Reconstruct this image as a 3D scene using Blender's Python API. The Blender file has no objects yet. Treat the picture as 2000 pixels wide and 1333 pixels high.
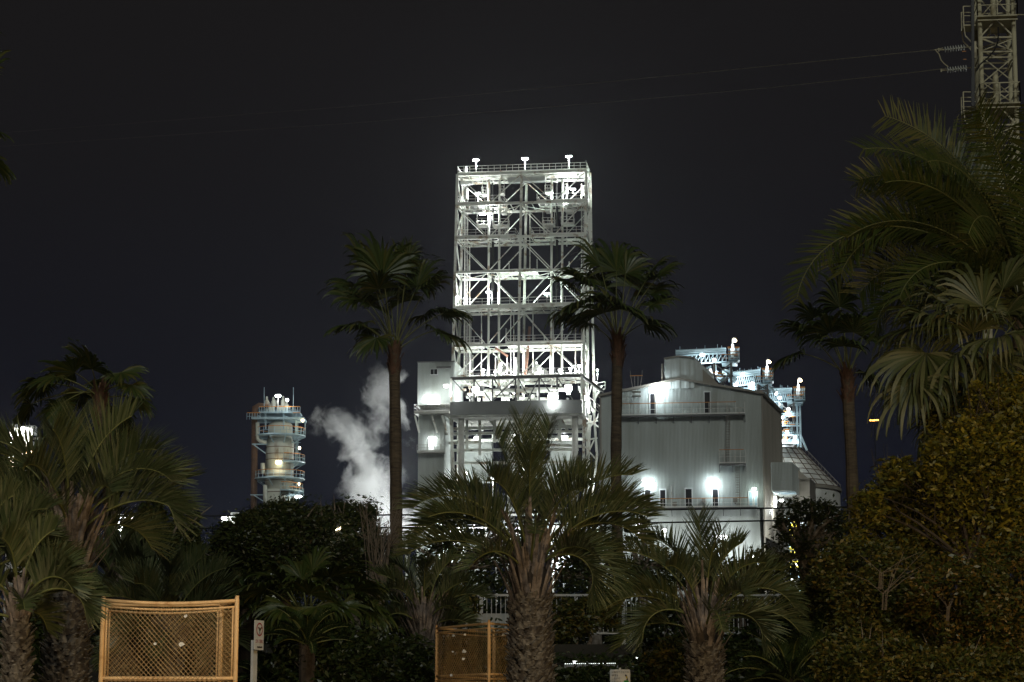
import bpy, math, random
import numpy as np
from mathutils import Vector, Matrix
C = bpy.context.scene.collection
R = math.radians
random.seed(7)
# ------------------------------------------------------------------ camera
F = 4167.0; PITCH = R(10.0); CAMZ = 1.5
cam = bpy.data.cameras.new('camera'); cam_o = bpy.data.objects.new('camera', cam); C.objects.link(cam_o)
cam.sensor_width = 36; cam.lens = 36*F/2000.0; cam.clip_start = 0.5; cam.clip_end = 20000
cam_o.location = (0, 0, CAMZ); cam_o.rotation_euler = (R(90)+PITCH, 0, 0)
bpy.context.scene.camera = cam_o
sc = bpy.context.scene
sc.view_settings.view_transform = 'Standard'; sc.view_settings.look = 'None'
sc.view_settings.exposure = 0; sc.view_settings.gamma = 1
sc.cycles.max_bounces = 5; sc.cycles.diffuse_bounces = 2; sc.cycles.glossy_bounces = 2
sc.cycles.transmission_bounces = 2; sc.cycles.volume_bounces = 1; sc.cycles.transparent_max_bounces = 8
sc.cycles.use_light_tree = True
try: sc.cycles.use_denoising = True
except Exception: pass
# ------------------------------------------------------------------ night sky
w = bpy.data.worlds.new('World'); sc.world = w; w.use_nodes = True
nt = w.node_tree; nt.nodes.clear()
wo = nt.nodes.new('ShaderNodeOutputWorld'); bg = nt.nodes.new('ShaderNodeBackground')
tc = nt.nodes.new('ShaderNodeTexCoord'); sx = nt.nodes.new('ShaderNodeSeparateXYZ'); cr = nt.nodes.new('ShaderNodeValToRGB')
nt.links.new(tc.outputs['Generated'], sx.inputs[0]); nt.links.new(sx.outputs['Z'], cr.inputs[0])
nt.links.new(cr.outputs[0], bg.inputs[0]); nt.links.new(bg.outputs[0], wo.inputs[0])
e = cr.color_ramp.elements
e[0].position = 0.0; e[0].color = (.0050, .0068, .0150, 1)
e[1].position = 0.42; e[1].color = (.0098, .0088, .0083, 1)
for p, c in ((.08, (.0050, .0062, .0128, 1)), (.16, (.0064, .0067, .0102, 1)), (.25, (.0082, .0078, .0090, 1))):
    k = e.new(p); k.color = c
bg.inputs[1].default_value = 1.0
# weak, wide fill sun added behind the photographer for ambient night light
sun = bpy.data.lights.new('ambient_fill', 'SUN'); sun.energy = 0.66; sun.angle = R(12); sun.color = (.97, 1.0, .93)
so = bpy.data.objects.new('ambient_fill', sun); C.objects.link(so); so.rotation_euler = (R(58), 0, R(10))
sun.specular_factor = .5

# ------------------------------------------------------------------ helpers
def ray(px, py):
    t = (666.5-py)/F; u = (px-1000.0)/F
    return Vector((u, math.cos(PITCH)-math.sin(PITCH)*t, math.sin(PITCH)+math.cos(PITCH)*t))
CAM = Vector((0, 0, CAMZ))
def P(px, py, Y):
    d = ray(px, py); return CAM + d*(Y/d.y)
def gz(y): return 0.0 if y < 50 else (3.4 if y > 57 else 3.4*(y-50)/7)
class Plane:
    """a vertical plane through P(px,py,Y) turned a degrees clockwise; depth vector d points away from the camera"""
    def __init__(s, px, py, Y, a):
        s.o = P(px, py, Y); s.u = Vector((math.cos(R(a)), -math.sin(R(a)), 0)); s.d = Vector((math.sin(R(a)), math.cos(R(a)), 0)); s.a = a
    def at(s, px, py, v=0.0):
        r = ray(px, py); k = (s.o-CAM).dot(s.d)/r.dot(s.d)
        return CAM + r*k + s.d*v
    def fl(s, px, py, v=0.0):        # the point at depth v that is SEEN at px,py
        r = ray(px, py); k = ((s.o-CAM).dot(s.d)+v)/r.dot(s.d)
        return CAM + r*k
def perp(d):
    d = d.normalized(); a = Vector((0, 0, 1)) if abs(d.z) < .9 else Vector((1, 0, 0))
    x = d.cross(a).normalized(); y = x.cross(d).normalized(); return x, y
class MB:
    def __init__(s): s.v = []; s.f = []
    def quad(s, a, b, c, d):
        n = len(s.v); s.v += [a, b, c, d]; s.f.append((n, n+1, n+2, n+3)); return s
    def tri(s, a, b, c):
        n = len(s.v); s.v += [a, b, c]; s.f.append((n, n+1, n+2)); return s
    def poly(s, pts):
        n = len(s.v); s.v += list(pts); s.f.append(tuple(range(n, n+len(pts)))); return s
    def hexa(s, p):                  # 8 corners: bottom 4, top 4
        n = len(s.v); s.v += [Vector(q) for q in p]
        for f in ((0, 3, 2, 1), (4, 5, 6, 7), (0, 1, 5, 4), (1, 2, 6, 5), (2, 3, 7, 6), (3, 0, 4, 7)): s.f.append(tuple(n+i for i in f))
        return s
    def box(s, c, u, d, h, su, sd, sz=None):  # centre, unit vec u, d, z-size h, sizes
        c = Vector(c); z = Vector((0, 0, h/2)); a = u*(su/2); b = d*(sd/2)
        return s.hexa([c-a-b-z, c+a-b-z, c+a+b-z, c-a+b-z, c-a-b+z, c+a-b+z, c+a+b+z, c-a+b+z])
    def bar(s, p, q, w, h=None):
        p = Vector(p); q = Vector(q); h = h or w
        if (q-p).length < 1e-5: return s
        x, y = perp(q-p); x = x*(w/2); y = y*(h/2)
        return s.hexa([p-x-y, p+x-y, p+x+y, p-x+y, q-x-y, q+x-y, q+x+y, q-x+y])
    def ibar(s, p, q, w, h):         # H-section: two flanges and a web
        p = Vector(p); q = Vector(q); x, y = perp(q-p)
        t = w*.16
        s.bar(p+y*(h/2), q+y*(h/2), w, t); s.bar(p-y*(h/2), q-y*(h/2), w, t); s.bar(p, q, t*.7, h-t*1.02)
        return s
    def tube(s, pts, r, n=8, cap=True):
        pts = [Vector(p) for p in pts]; m = len(pts)
        rr = r if isinstance(r, (list, tuple)) else [r]*m
        b = len(s.v); x = None
        for i, p in enumerate(pts):
            d = (pts[min(i+1, m-1)]-pts[max(i-1, 0)])
            if x is None: x, y = perp(d)
            else:
                d = d.normalized(); x = (x-d*x.dot(d)).normalized(); y = x.cross(d)
            for k in range(n):
                a = 2*math.pi*k/n; s.v.append(p+(x*math.cos(a)+y*math.sin(a))*rr[i])
        for i in range(m-1):
            for k in range(n):
                k2 = (k+1) % n; s.f.append((b+i*n+k, b+i*n+k2, b+(i+1)*n+k2, b+(i+1)*n+k))
        if cap:
            s.f.append(tuple(b+k for k in reversed(range(n)))); s.f.append(tuple(b+(m-1)*n+k for k in range(n)))
        return s
    def ring(s, c, r, w, h, n=28, a0=0, a1=360):   # flat annular slab, outer radius r, width w
        m = max(2, int(n*(a1-a0)/360)); c = Vector(c)
        for i in range(m):
            a, b = R(a0+(a1-a0)*i/m), R(a0+(a1-a0)*(i+1)/m)
            q = lambda t, rr, z: c+Vector((math.cos(t)*rr, math.sin(t)*rr, z))
            s.hexa([q(a, r-w, 0), q(a, r, 0), q(b, r, 0), q(b, r-w, 0), q(a, r-w, h), q(a, r, h), q(b, r, h), q(b, r-w, h)])
        return s
    def build(s, name, mat, parent=None, smooth=False):
        me = bpy.data.meshes.new(name); me.from_pydata([tuple(v) for v in s.v], [], s.f)
        me.materials.append(mat); me.update()
        if smooth: me.polygons.foreach_set('use_smooth', [True]*len(me.polygons))
        o = bpy.data.objects.new(name, me); C.objects.link(o)
        if parent is not None: o.parent = parent; o.matrix_parent_inverse = PINV.get(parent.name) or Matrix()
        return o
PINV = {}
def thing(name, loc, label, cat, group=None):
    o = bpy.data.objects.new(name, None); C.objects.link(o); o.location = loc; o.empty_display_size = .5
    PINV[o.name] = Matrix.Translation(-Vector(loc))
    o['label'] = label; o['category'] = cat
    if group: o['group'] = group
    return o
def tag(o, label, cat, group=None):
    o['label'] = label; o['category'] = cat
    if group: o['group'] = group
    return o
def kind(o, k): o['kind'] = k; return o

def mat(name, col, rough=.6, var=.25, scale=1.0, col2=None, metal=0.0, bump=0.0, coords='Object', stretch=None, spec=.4, lo=.35, hi=.65):
    m = bpy.data.materials.new(name); m.use_nodes = True; t = m.node_tree; b = t.nodes['Principled BSDF']
    b.inputs['Roughness'].default_value = rough; b.inputs['Metallic'].default_value = metal
    b.inputs['Specular IOR Level'].default_value = spec
    g = t.nodes.new('ShaderNodeNewGeometry'); n = t.nodes.new('ShaderNodeTexNoise')
    mp = t.nodes.new('ShaderNodeMapping'); t.links.new(g.outputs['Position'], mp.inputs[0]); t.links.new(mp.outputs[0], n.inputs['Vector'])
    if stretch: mp.inputs['Scale'].default_value = stretch
    n.inputs['Scale'].default_value = scale; n.inputs['Detail'].default_value = 5; n.inputs['Roughness'].default_value = .65
    r = t.nodes.new('ShaderNodeValToRGB'); r.color_ramp.elements[0].position = lo; r.color_ramp.elements[1].position = hi
    c2 = col2 or tuple(c*(1-var) for c in col)
    r.color_ramp.elements[0].color = (*c2, 1); r.color_ramp.elements[1].color = (*col, 1)
    t.links.new(n.outputs['Fac'], r.inputs[0]); t.links.new(r.outputs[0], b.inputs['Base Color'])
    if bump:
        bn = t.nodes.new('ShaderNodeBump'); bn.inputs['Strength'].default_value = bump
        t.links.new(n.outputs['Fac'], bn.inputs['Height']); t.links.new(bn.outputs[0], b.inputs['Normal'])
    return m
def leafmat(name, cols, rough=.5, trans=.12, spec=.35):
    m = bpy.data.materials.new(name); m.use_nodes = True; t = m.node_tree; b = t.nodes['Principled BSDF']
    g = t.nodes.new('ShaderNodeNewGeometry'); n = t.nodes.new('ShaderNodeTexNoise'); n.inputs['Scale'].default_value = 1.3; n.inputs['Detail'].default_value = 3
    t.links.new(g.outputs['Position'], n.inputs['Vector'])
    ad = t.nodes.new('ShaderNodeMath'); ad.operation = 'MULTIPLY_ADD'; ad.inputs[1].default_value = .55; 
    t.links.new(g.outputs['Random Per Island'], ad.inputs[0])
    mm = t.nodes.new('ShaderNodeMath'); mm.operation = 'MULTIPLY'; mm.inputs[1].default_value = .5
    t.links.new(n.outputs['Fac'], mm.inputs[0]); t.links.new(mm.outputs[0], ad.inputs[2])
    r = t.nodes.new('ShaderNodeValToRGB'); el = r.color_ramp.elements
    el[0].position = .15; el[0].color = (*cols[0], 1); el[1].position = .85; el[1].color = (*cols[-1], 1)
    for i, c in enumerate(cols[1:-1]): k = el.new(.15+.7*(i+1)/(len(cols)-1)); k.color = (*c, 1)
    t.links.new(ad.outputs[0], r.inputs[0]); t.links.new(r.outputs[0], b.inputs['Base Color'])
    b.inputs['Roughness'].default_value = rough; b.inputs['Specular IOR Level'].default_value = spec
    tr = t.nodes.new('ShaderNodeBsdfTranslucent'); mx = t.nodes.new('ShaderNodeMixShader'); mx.inputs[0].default_value = trans
    t.links.new(r.outputs[0], tr.inputs[0]); t.links.new(b.outputs[0], mx.inputs[1]); t.links.new(tr.outputs[0], mx.inputs[2])
    t.links.new(mx.outputs[0], t.nodes['Material Output'].inputs[0])
    return m
def emat(name, col, s):
    m = bpy.data.materials.new(name); m.use_nodes = True; b = m.node_tree.nodes['Principled BSDF']
    b.inputs['Base Color'].default_value = (.8, .8, .8, 1); b.inputs['Emission Color'].default_value = (*col, 1); b.inputs['Emission Strength'].default_value = s
    return m
M = dict(
    steel=mat('cream_painted_steel', (.72, .74, .68), .5, col2=(.30, .22, .14), scale=.55, lo=.36, hi=.47),
    rail=mat('white_painted_rail', (.70, .70, .66), .5, col2=(.38, .25, .15), scale=.8, lo=.3, hi=.42),
    rust=mat('rusty_red_steel', (.17, .085, .055), .8, scale=1.0),
    grey=mat('flat_grey_panel', (.13, .137, .13), .6, .12, .25),
    dark=mat('dark_grey_steel', (.12, .12, .115), .6, .3, .5),
    black=mat('black_hose', (.02, .02, .02), .5),
    conc=mat('pale_concrete', (.42, .42, .38), .85, .3, .5, bump=.1),
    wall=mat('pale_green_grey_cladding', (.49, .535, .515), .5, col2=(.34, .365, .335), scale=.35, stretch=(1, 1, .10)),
    wallr=mat('darkened_taupe_cladding', (.27, .25, .205), .6, col2=(.19, .172, .14), scale=.3, stretch=(1, 1, .2)),  # taupe darkened further so the warehouse side wall looks shaded
    white=mat('white_cladding', (.66, .68, .67), .5, .12, .4, stretch=(1, 1, .2)),
    door=mat('black_opening', (.012, .012, .014), .3),
    orange=mat('orange_handrail', (.55, .22, .04), .5, .2, 2),
    teal=mat('pale_blue_steel', (.38, .52, .58), .5, .25, 1),
    vessel=mat('stained_insulation', (.48, .50, .43), .7, col2=(.22, .15, .08), scale=.45, stretch=(1, 1, .35), lo=.34, hi=.50),
    pipe=mat('rusty_brown_pipe', (.16, .09, .055), .8, .4, .8),
    silo=mat('pale_cone_panel', (.55, .55, .50), .6, .35, .35),
    seam=mat('brown_seam', (.10, .06, .03), .8),
    fence=mat('pale_park_rail', (.42, .43, .42), .6, .3, 2),
    tan=mat('tan_painted_tube', (.78, .52, .26), .45, col2=(.52, .29, .12), scale=5, lo=.3, hi=.5),
    mesh=mat('rusty_tan_wire', (.50, .36, .17), .6, col2=(.28, .17, .07), scale=6),
    sign=mat('dirty_white_plate', (.76, .75, .70), .6, .2, 4),
    signred=mat('faded_red_print', (.40, .05, .05), .7, .2, 6),
    signblk=mat('dark_print', (.06, .05, .05), .7),
    signgrn=mat('green_print', (.02, .30, .05), .7), signyel=mat('yellow_print', (.60, .48, .03), .7),
    pylon=mat('dull_galvanised_steel', (.50, .46, .30), .6, col2=(.20, .17, .10), scale=1.2, lo=.3, hi=.5),
    insul=mat('glazed_porcelain', (.62, .64, .58), .25),
    ground=mat('dark_soil', (.035, .03, .02), .95, .4, .8, bump=.3),
    bark=mat('grey_brown_bark', (.23, .20, .165), .9, col2=(.06, .045, .03), scale=6, bump=.5, lo=.35, hi=.65),
    core=mat('dark_fibrous_trunk', (.06, .045, .032), .95, .5, 6, bump=.5),
    scale=mat('weathered_leaf_scar', (.20, .18, .15), .9, col2=(.05, .04, .032), scale=9, lo=.4, hi=.62),
    wtrunk=mat('ringed_palm_bark', (.115, .088, .055), .9, col2=(.045, .032, .02), scale=3, bump=.4, stretch=(1, 1, 6)),
    boot=mat('pinkish_leaf_base', (.27, .22, .185), .85, col2=(.055, .042, .032), scale=5, lo=.35, hi=.65),
    fibre=mat('orange_brown_fibre', (.13, .070, .042), .9, .5, 5),
    petiole=mat('yellow_green_stalk', (.14, .15, .045), .55, .35, 4),
    butia=leafmat('grey_green_frond', [(.034, .052, .018), (.068, .088, .036), (.15, .155, .082)], .42),
    fan=leafmat('dark_fan_leaf', [(.026, .044, .010), (.050, .072, .016), (.10, .095, .024)], .42, .18),
    fan2=leafmat('pale_fan_leaf', [(.034, .046, .012), (.068, .078, .024), (.14, .135, .065)], .5),
    date=leafmat('olive_frond', [(.024, .042, .008), (.050, .068, .013), (.09, .088, .024)], .42, .15),
    cycad=leafmat('glossy_green_frond', [(.018, .035, .012), (.035, .05, .016)], .22, .05, .6),
    leaf=leafmat('dark_green_leaf', [(.014, .026, .007), (.028, .042, .010), (.050, .052, .014)], .4),
    leafb=leafmat('olive_leaf', [(.020, .034, .006), (.048, .056, .010), (.12, .085, .014)], .5),
    leafy=leafmat('yellow_leaf', [(.030, .040, .005), (.10, .092, .008), (.24, .18, .018)], .5, .15),
    leafg=leafmat('mid_green_leaf', [(.020, .036, .008), (.055, .062, .012), (.16, .085, .018)], .4),
    twig=mat('bare_grey_twig', (.16, .13, .10), .9),
    lampw=emat('cool_white_lamp', (.95, 1.0, 1.0), 11), lampy=emat('warm_lamp', (1.0, .80, .45), 11), lampg=emat('greenish_lamp', (.80, 1.0, .92), 11),
    lampo=emat('sodium_lamp', (1.0, .45, .10), 25), lampd=emat('dim_strip_lamp', (.9, 1.0, .95), 2.5), lampn=emat('amber_lamp', (1.0, .40, .05), 8),
)
PW = [1.0]
COLS = {'w': (.95, 1.0, 1.0), 'y': (1.0, .86, .60), 'g': (.84, 1.0, .94), 'o': (1.0, .50, .12), 'p': (1.0, .80, .54), 'c': (.80, .93, 1.0), 'q': (1.0, .66, .26)}
def pt_light(loc, power, col, parent, r=.35):
    power *= PW[0]
    l = bpy.data.lights.new('light_source', 'POINT'); l.energy = power; l.color = COLS[col]; l.shadow_soft_size = r
    o = bpy.data.objects.new('light_source', l); C.objects.link(o); o.location = loc
    if parent is not None: o.parent = parent; o.matrix_parent_inverse = PINV[parent.name]
    return o
def lamp(parent, at, power=3000, col='w', size=(1.3, .5, .35), pole=None, u=Vector((1, 0, 0)), d=Vector((0, 1, 0)), drop=.5, m='rail'):
    """a fixed lamp: housing + glowing head, its pole, and the light it gives"""
    at = Vector(at); b = MB()
    b.box(at+Vector((0, 0, size[2]*.62)), u, d, size[2]*.16, size[0]*.9, size[1]*.9)
    b.bar(at+Vector((0, 0, size[2]*.7))+d*.1, at+Vector((0, 0, size[2]*1.0))+d*.1, .12)
    if pole: b.bar(at+Vector((0, 0, -.1))+d*(size[1]*.5+.08), at+Vector((0, 0, -pole))+d*(size[1]*.5+.08), .05)
    l = b.build('lamp', M[m], parent)
    h = MB()   # a rounded head
    n = 10; c = at
    for (z0, r0, z1, r1) in ((-.5, .55, -.2, .95), (-.2, .95, .2, 1.0), (.2, 1.0, .5, .8)):
        for k in range(n):
            a, bb = 2*math.pi*k/n, 2*math.pi*(k+1)/n
            q = lambda t, rr, z: c+u*(math.cos(t)*rr*size[0]/2)+d*(math.sin(t)*rr*size[1]/2)+Vector((0, 0, z*size[2]))
            h.quad(q(a, r0, z0), q(bb, r0, z0), q(bb, r1, z1), q(a, r1, z1))
    h.poly([q2 for q2 in [c+u*(math.cos(2*math.pi*k/n)*.55*size[0]/2)+d*(math.sin(2*math.pi*k/n)*.55*size[1]/2)+Vector((0, 0, -.5*size[2])) for k in range(n)]][::-1])
    ho = h.build('lamp_head', M[{'y': 'lampy', 'g': 'lampg', 'o': 'lampo'}.get(col, 'lampw')], l)
    if power: pt_light(at-d*.0-Vector((0, 0, drop+size[2]*.5)), power, col, parent)
    return l
# ------------------------------------------------------------------ plants
UP = Vector((0, 0, 1))
def sph(az, el): return Vector((math.cos(el)*math.cos(az), math.cos(el)*math.sin(az), math.sin(el)))
def leaf_strip(b, p, d, nrm, L, w, droop, rng, seg=3, tip=.15, curl=0):
    """one narrow leaflet that bends to the ground along its length"""
    d = d.normalized(); q = Vector(p); s = d.cross(nrm)
    if s.length < 1e-4: s = d.cross(Vector((.3, .5, .1)))
    s = s.normalized(); n0 = len(b.v)
    b.v += [q-s*w*.5*.6, q+s*w*.5*.6]
    for i in range(1, seg+1):
        t = i/seg
        d = (d+Vector((0, 0, -droop*t/seg))).normalized(); q = q+d*(L/seg)
        ww = w*(1-(t**2.2))*.5 + tip*w*.5
        s2 = s+UP*curl*t
        b.v += [q-s2*ww, q+s2*ww]
    for i in range(seg):
        a = n0+2*i; b.f.append((a, a+1, a+3, a+2))
def feather(parent, base, az, el, L, arch, ll, mt, seed, n=48, w=.026, roll=0, vee=.9, droop=.5, petiole=.33, fwd=.75, sw=.75, fwu=.6, twist=0, pr=.022, power=1.5):
    """a pinnate frond: curved rachis with two rows of leaflets"""
    rng = random.Random(seed); b = MB(); pts = []; q = Vector(base); N = 26; e0 = el; side0 = Vector((-math.sin(az), math.cos(az), 0))
    tans = []
    for i in range(N+1):
        t = i/N; pts.append(q.copy()); ee = e0-arch*(t**power); a2 = az+twist*t*t
        d = sph(a2, ee); tans.append(d); q = q+d*(L/N)
    r = MB(); r.tube(pts, [pr*(1.0-.82*(i/N)) + .004 for i in range(N+1)], 5)
    for k in range(n):
        t = petiole+(1-petiole)*(k+.5)/n; f = t*N; i = min(int(f), N-1); fr = f-i
        p = pts[i].lerp(pts[i+1], fr); T = tans[i]
        side = side0; upn = T.cross(side).normalized(); side, upn = side*math.cos(roll)+upn*math.sin(roll), upn*math.cos(roll)-side*math.sin(roll)
        u = (t-petiole)/(1-petiole)
        ln = ll*(.45+.75*math.sin(math.pi*min(1, .12+u*.80)))*(rng.uniform(.88, 1.1))
        for sg in (-1, 1):
            fw = fwd+u*fwu+rng.uniform(-.28, .28)
            d = side*sg*sw+T*fw+upn*vee*rng.uniform(.7, 1.2)
            leaf_strip(b, p, d, T.cross(d), ln, w*rng.uniform(.8, 1.2), droop*rng.uniform(.6, 1.5), rng, 4)
    o = r.build('frond', M['petiole'], parent, True); b.build('leaflets', M[mt], o)
    return o
def fanleaf(parent, base, hub, Rr, mt, seed, droop=.8, n=34, span=112, cut=.56, bow=.15, w=1.0, pr=.022, wind=None, hang=1.1):
    """a fan palm leaf: stalk and a pleated round blade whose split tips hang"""
    rng = random.Random(seed); base = Vector(base); hub = Vector(hub); ax = hub-base; L = ax.length
    mid = (base+hub)*.5+UP*L*bow; pts = []
    for i in range(9):
        t = i/8; pts.append(base*(1-t)**2+mid*2*t*(1-t)+hub*t*t)
    r = MB(); r.tube(pts, [pr*(1.25-.6*i/8) for i in range(9)], 5); o = r.build('fan_leaf', M['petiole'], parent, True)
    d0 = (pts[-1]-pts[-2]).normalized(); d0 = (d0+Vector((rng.uniform(-.15, .15), rng.uniform(-.15, .15), -.12-hang*max(0, 1-ax.z/max(L, .01))))).normalized()
    s0 = d0.cross(UP)
    if s0.length < .05: s0 = Vector((1, 0, 0))
    s0 = s0.normalized(); nn = s0.cross(d0).normalized()
    tw = rng.uniform(-.5, .5); s0 = (s0*math.cos(tw)+nn*math.sin(tw)).normalized(); nn = s0.cross(d0).normalized()
    b = MB(); dth = R(2*span)/n
    for i in range(n):
        th = -R(span)+dth*(i+.5)+rng.uniform(-.02, .02); ca = math.cos(th)
        d = d0*ca+s0*math.sin(th)+nn*(.22-.12*abs(math.sin(th)))
        ln = Rr*(.80+.28*max(0, ca))*rng.uniform(.72, 1.12)
        d = d.normalized(); t2 = (-d0*math.sin(th)+s0*math.cos(th)).normalized()
        q = hub.copy(); n0 = len(b.v); fold = .10*Rr*dth*3*(1 if i % 2 else -1)
        S = 7; lastw = 0
        for k in range(S+1):
            t = k/S; rad = ln*t
            if t <= cut+.01: ww = rad*dth*.54
            else:
                lastw = cut*ln*dth*.54; ww = lastw*(1-((t-cut)/(1-cut))**1.5)*w+.004
            fz = nn*fold*min(t, .5)
            b.v += [q-t2*ww+fz, q+t2*ww-fz]
            dr = droop*1.5*(t**2.6)*rng.uniform(.6, 1.4)
            wv = wind*(t**2)*.5 if wind is not None else Vector((0, 0, 0))
            d = (d+Vector((0, 0, -dr*.55))+wv).normalized(); q = q+d*(ln/S)
        for k in range(S):
            a = n0+2*k; b.f.append((a, a+1, a+3, a+2))
    b.build('blade', M[mt], o)
    return o
def boots(b, top, r, H, n, seed, ln=.4, wd=.1, spread=(.35, 1.0), up=None):
    """old leaf bases sheathing the trunk in a spiral, splaying outwards"""
    rng = random.Random(seed); top = Vector(top)
    for i in range(n):
        t = i/n; a = i*2.39996+rng.uniform(-.25, .25); z = top.z-H*(1-t); rr = r*(1.0-.15*t)
        e = R(70)-R(30)*rng.random()*spread[0] if up is None else up
        o = sph(a, 0); p = Vector((top.x, top.y, z))+o*rr*.75
        L = ln*rng.uniform(.6, 1.25); s = Vector((-math.sin(a), math.cos(a), 0)); q = p.copy()
        lean = spread[0]+(spread[1]-spread[0])*rng.random()
        pts = []
        for k in range(5):
            u = k/4; d = (o*lean*(.55+.5*u)+UP).normalized(); pts.append(q.copy()); q = q+d*(L/4)
        n0 = len(b.v); W = wd*rng.uniform(.7, 1.15)
        for k, pp in enumerate(pts):
            ww = W*(1.0-.62*k/4); th = W*.34*(1-.5*k/4); tt = (pts[min(k+1, 4)]-pts[max(k-1, 0)]).normalized(); nr = s.cross(tt).normalized()
            b.v += [pp-s*ww, pp-nr*th*-.9, pp+s*ww, pp-nr*th]
        for k in range(4):
            for j in range(4): b.f.append((n0+4*k+j, n0+4*k+(j+1) % 4, n0+4*k+4+(j+1) % 4, n0+4*k+4+j))
        b.f.append((n0+16, n0+17, n0+18, n0+19))
def butia(base, crown, tr, label, seed, nf=34, L=2.6, ll=.62, mt='butia', boot_h=1.2, bl=.75, elmin=12, skip=None, arch=1.55, extra=(), bw=.10, spread=(.3, 1.05), grp='feather palms with grey green fronds', cat='palm tree', name='feather_palm', n=50, w=.024):
    """stout palm: scaly trunk, a sheath of old leaf bases, arching feather fronds"""
    base = Vector(base); crown = Vector(crown); rng = random.Random(seed)
    t = thing(name, base, label, cat, grp)
    b = MB(); N = 14; pts = [base.lerp(crown, i/N)+Vector((math.sin(i*.9)*.02, 0, 0)) for i in range(N+1)]
    b.tube(pts, [tr*(.98-.1*(i/N))*(1+rng.uniform(-.04, .04)) for i in range(N+1)], 14)
    H = crown.z-base.z
    b.build('trunk', M['core'], t); hs = max(.2, min(H-boot_h*.5, 2.6))
    c = MB(); boots(c, crown-UP*boot_h*.5, tr*1.42, hs, int(hs*tr*700), seed+1, .16, .095, (.7, 2.0)); c.build('leaf_scars', M['scale'], t)
    c = MB(); boots(c, crown+UP*.1, tr*.95, boot_h, 92, seed+2, bl, bw, spread); c.build('leaf_bases', M['boot'], t)
    for i in range(nf):
        u = (i+.5)/nf; az = i*2.39996+rng.uniform(-.2, .2)
        if skip and skip(az % (2*math.pi)): continue
        el = R(86)-(R(86)-R(elmin))*(u**.85); el += rng.uniform(-.1, .1)
        l = L*rng.uniform(.86, 1.1)*(.85+.2*math.sin(math.pi*u))
        o = crown+sph(az, 0)*tr*.35+UP*(.35-.5*u)
        feather(t, o, az, el, l, arch*(.62+.42*u)*rng.uniform(.85, 1.15), ll, mt, seed*100+i, droop=.12+.22*u, n=n, w=w, twist=rng.uniform(-.35, .35))
    for k, (az, el, l, ar) in enumerate(extra):
        feather(t, crown+sph(R(az), 0)*tr*.3, R(az), R(el), l, ar, ll*1.1, mt, seed*100+70+k, droop=.2, n=n+10, w=w*1.1)
    return t
def washingtonia(trunk, tr, leaves, label, seed, mt='fan', Rr=1.15, fib=True, grp='tall fan palms with bare trunks', droop=.8, wind=None, n=34, w=1.0, name='fan_palm'):
    """tall palm: slender ringed trunk, brown shaggy neck, fan leaves on long stalks. leaves: (hub, radius factor)"""
    t = thing(name, trunk[0], label, 'palm tree', grp); rng = random.Random(seed)
    b = MB(); pts = []; m = len(trunk)
    for i in range(m-1):
        for k in range(8): pts.append(Vector(trunk[i]).lerp(Vector(trunk[i+1]), k/8))
    pts.append(Vector(trunk[-1])); nn = len(pts)
    b.tube(pts, [tr*(1.12-.22*i/nn)*(1+rng.uniform(-.05, .05)) for i in range(nn)], 12); b.build('trunk', M['wtrunk'], t, False)
    top = Vector(trunk[-1])
    if fib:
        c = MB(); boots(c, top+UP*.15, tr*.98, 1.0, 46, seed+5, .42, .10, (.25, .8)); c.build('leaf_bases', M['fibre'], t)
    for i, (hub, rf) in enumerate(leaves):
        fanleaf(t, top+Vector((rng.uniform(-.1, .1), rng.uniform(-.1, .1), rng.uniform(-.1, .25))), hub, Rr*rf, mt, seed*100+i, droop*rng.uniform(.75, 1.3), n=n, wind=wind, w=w)
    return t
def leafcloud(name, mt, parent, blobs, n, size, seed, shell=.55, clumps=40, cs=.16, flat=.6):
    """many separate leaves gathered in clumps through a crown's volume"""
    rg = np.random.default_rng(seed); vol = np.array([b[1][0]*b[1][1]*b[1][2] for b in blobs])**(2/3); vol = vol/vol.sum()
    V = []
    for (c, r), f in zip(blobs, vol):
        k = max(40, int(n*f)); nc = max(6, int(clumps*f*len(blobs))); r = np.array(r)
        d = rg.normal(size=(nc, 3)); d /= np.linalg.norm(d, axis=1)[:, None]
        rad = shell+(1-shell)*rg.random(nc)**.6; cc = d*rad[:, None]
        ix = rg.integers(0, nc, k); p = cc[ix]+rg.normal(size=(k, 3))*cs*rg.uniform(.5, 1.3, nc)[ix][:, None]
        p = p*r+np.array(c)
        a = rg.normal(size=(k, 3)); a[:, 2] *= flat; a /= np.linalg.norm(a, axis=1)[:, None]
        u = rg.normal(size=(k, 3)); u -= (u*a).sum(1)[:, None]*a; u /= np.linalg.norm(u, axis=1)[:, None]
        s = size*rg.uniform(.45, 1.6, k)[:, None]
        V.append(np.stack([p-a*s, p+u*s*.42, p+a*s, p-u*s*.42], 1))
    V = np.concatenate(V).reshape(-1, 3).astype(np.float32); nq = len(V)//4
    me = bpy.data.meshes.new(name); me.vertices.add(len(V)); me.vertices.foreach_set('co', V.ravel())
    me.loops.add(nq*4); me.loops.foreach_set('vertex_index', np.arange(nq*4, dtype=np.int32))
    me.polygons.add(nq); me.polygons.foreach_set('loop_start', np.arange(0, nq*4, 4, dtype=np.int32)); me.polygons.foreach_set('loop_total', np.full(nq, 4, dtype=np.int32))
    me.materials.append(M[mt]); me.update(calc_edges=True); me.validate()
    o = bpy.data.objects.new(name, me); C.objects.link(o)
    if parent is not None: o.parent = parent; o.matrix_parent_inverse = PINV.get(parent.name) or Matrix()
    return o
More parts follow.
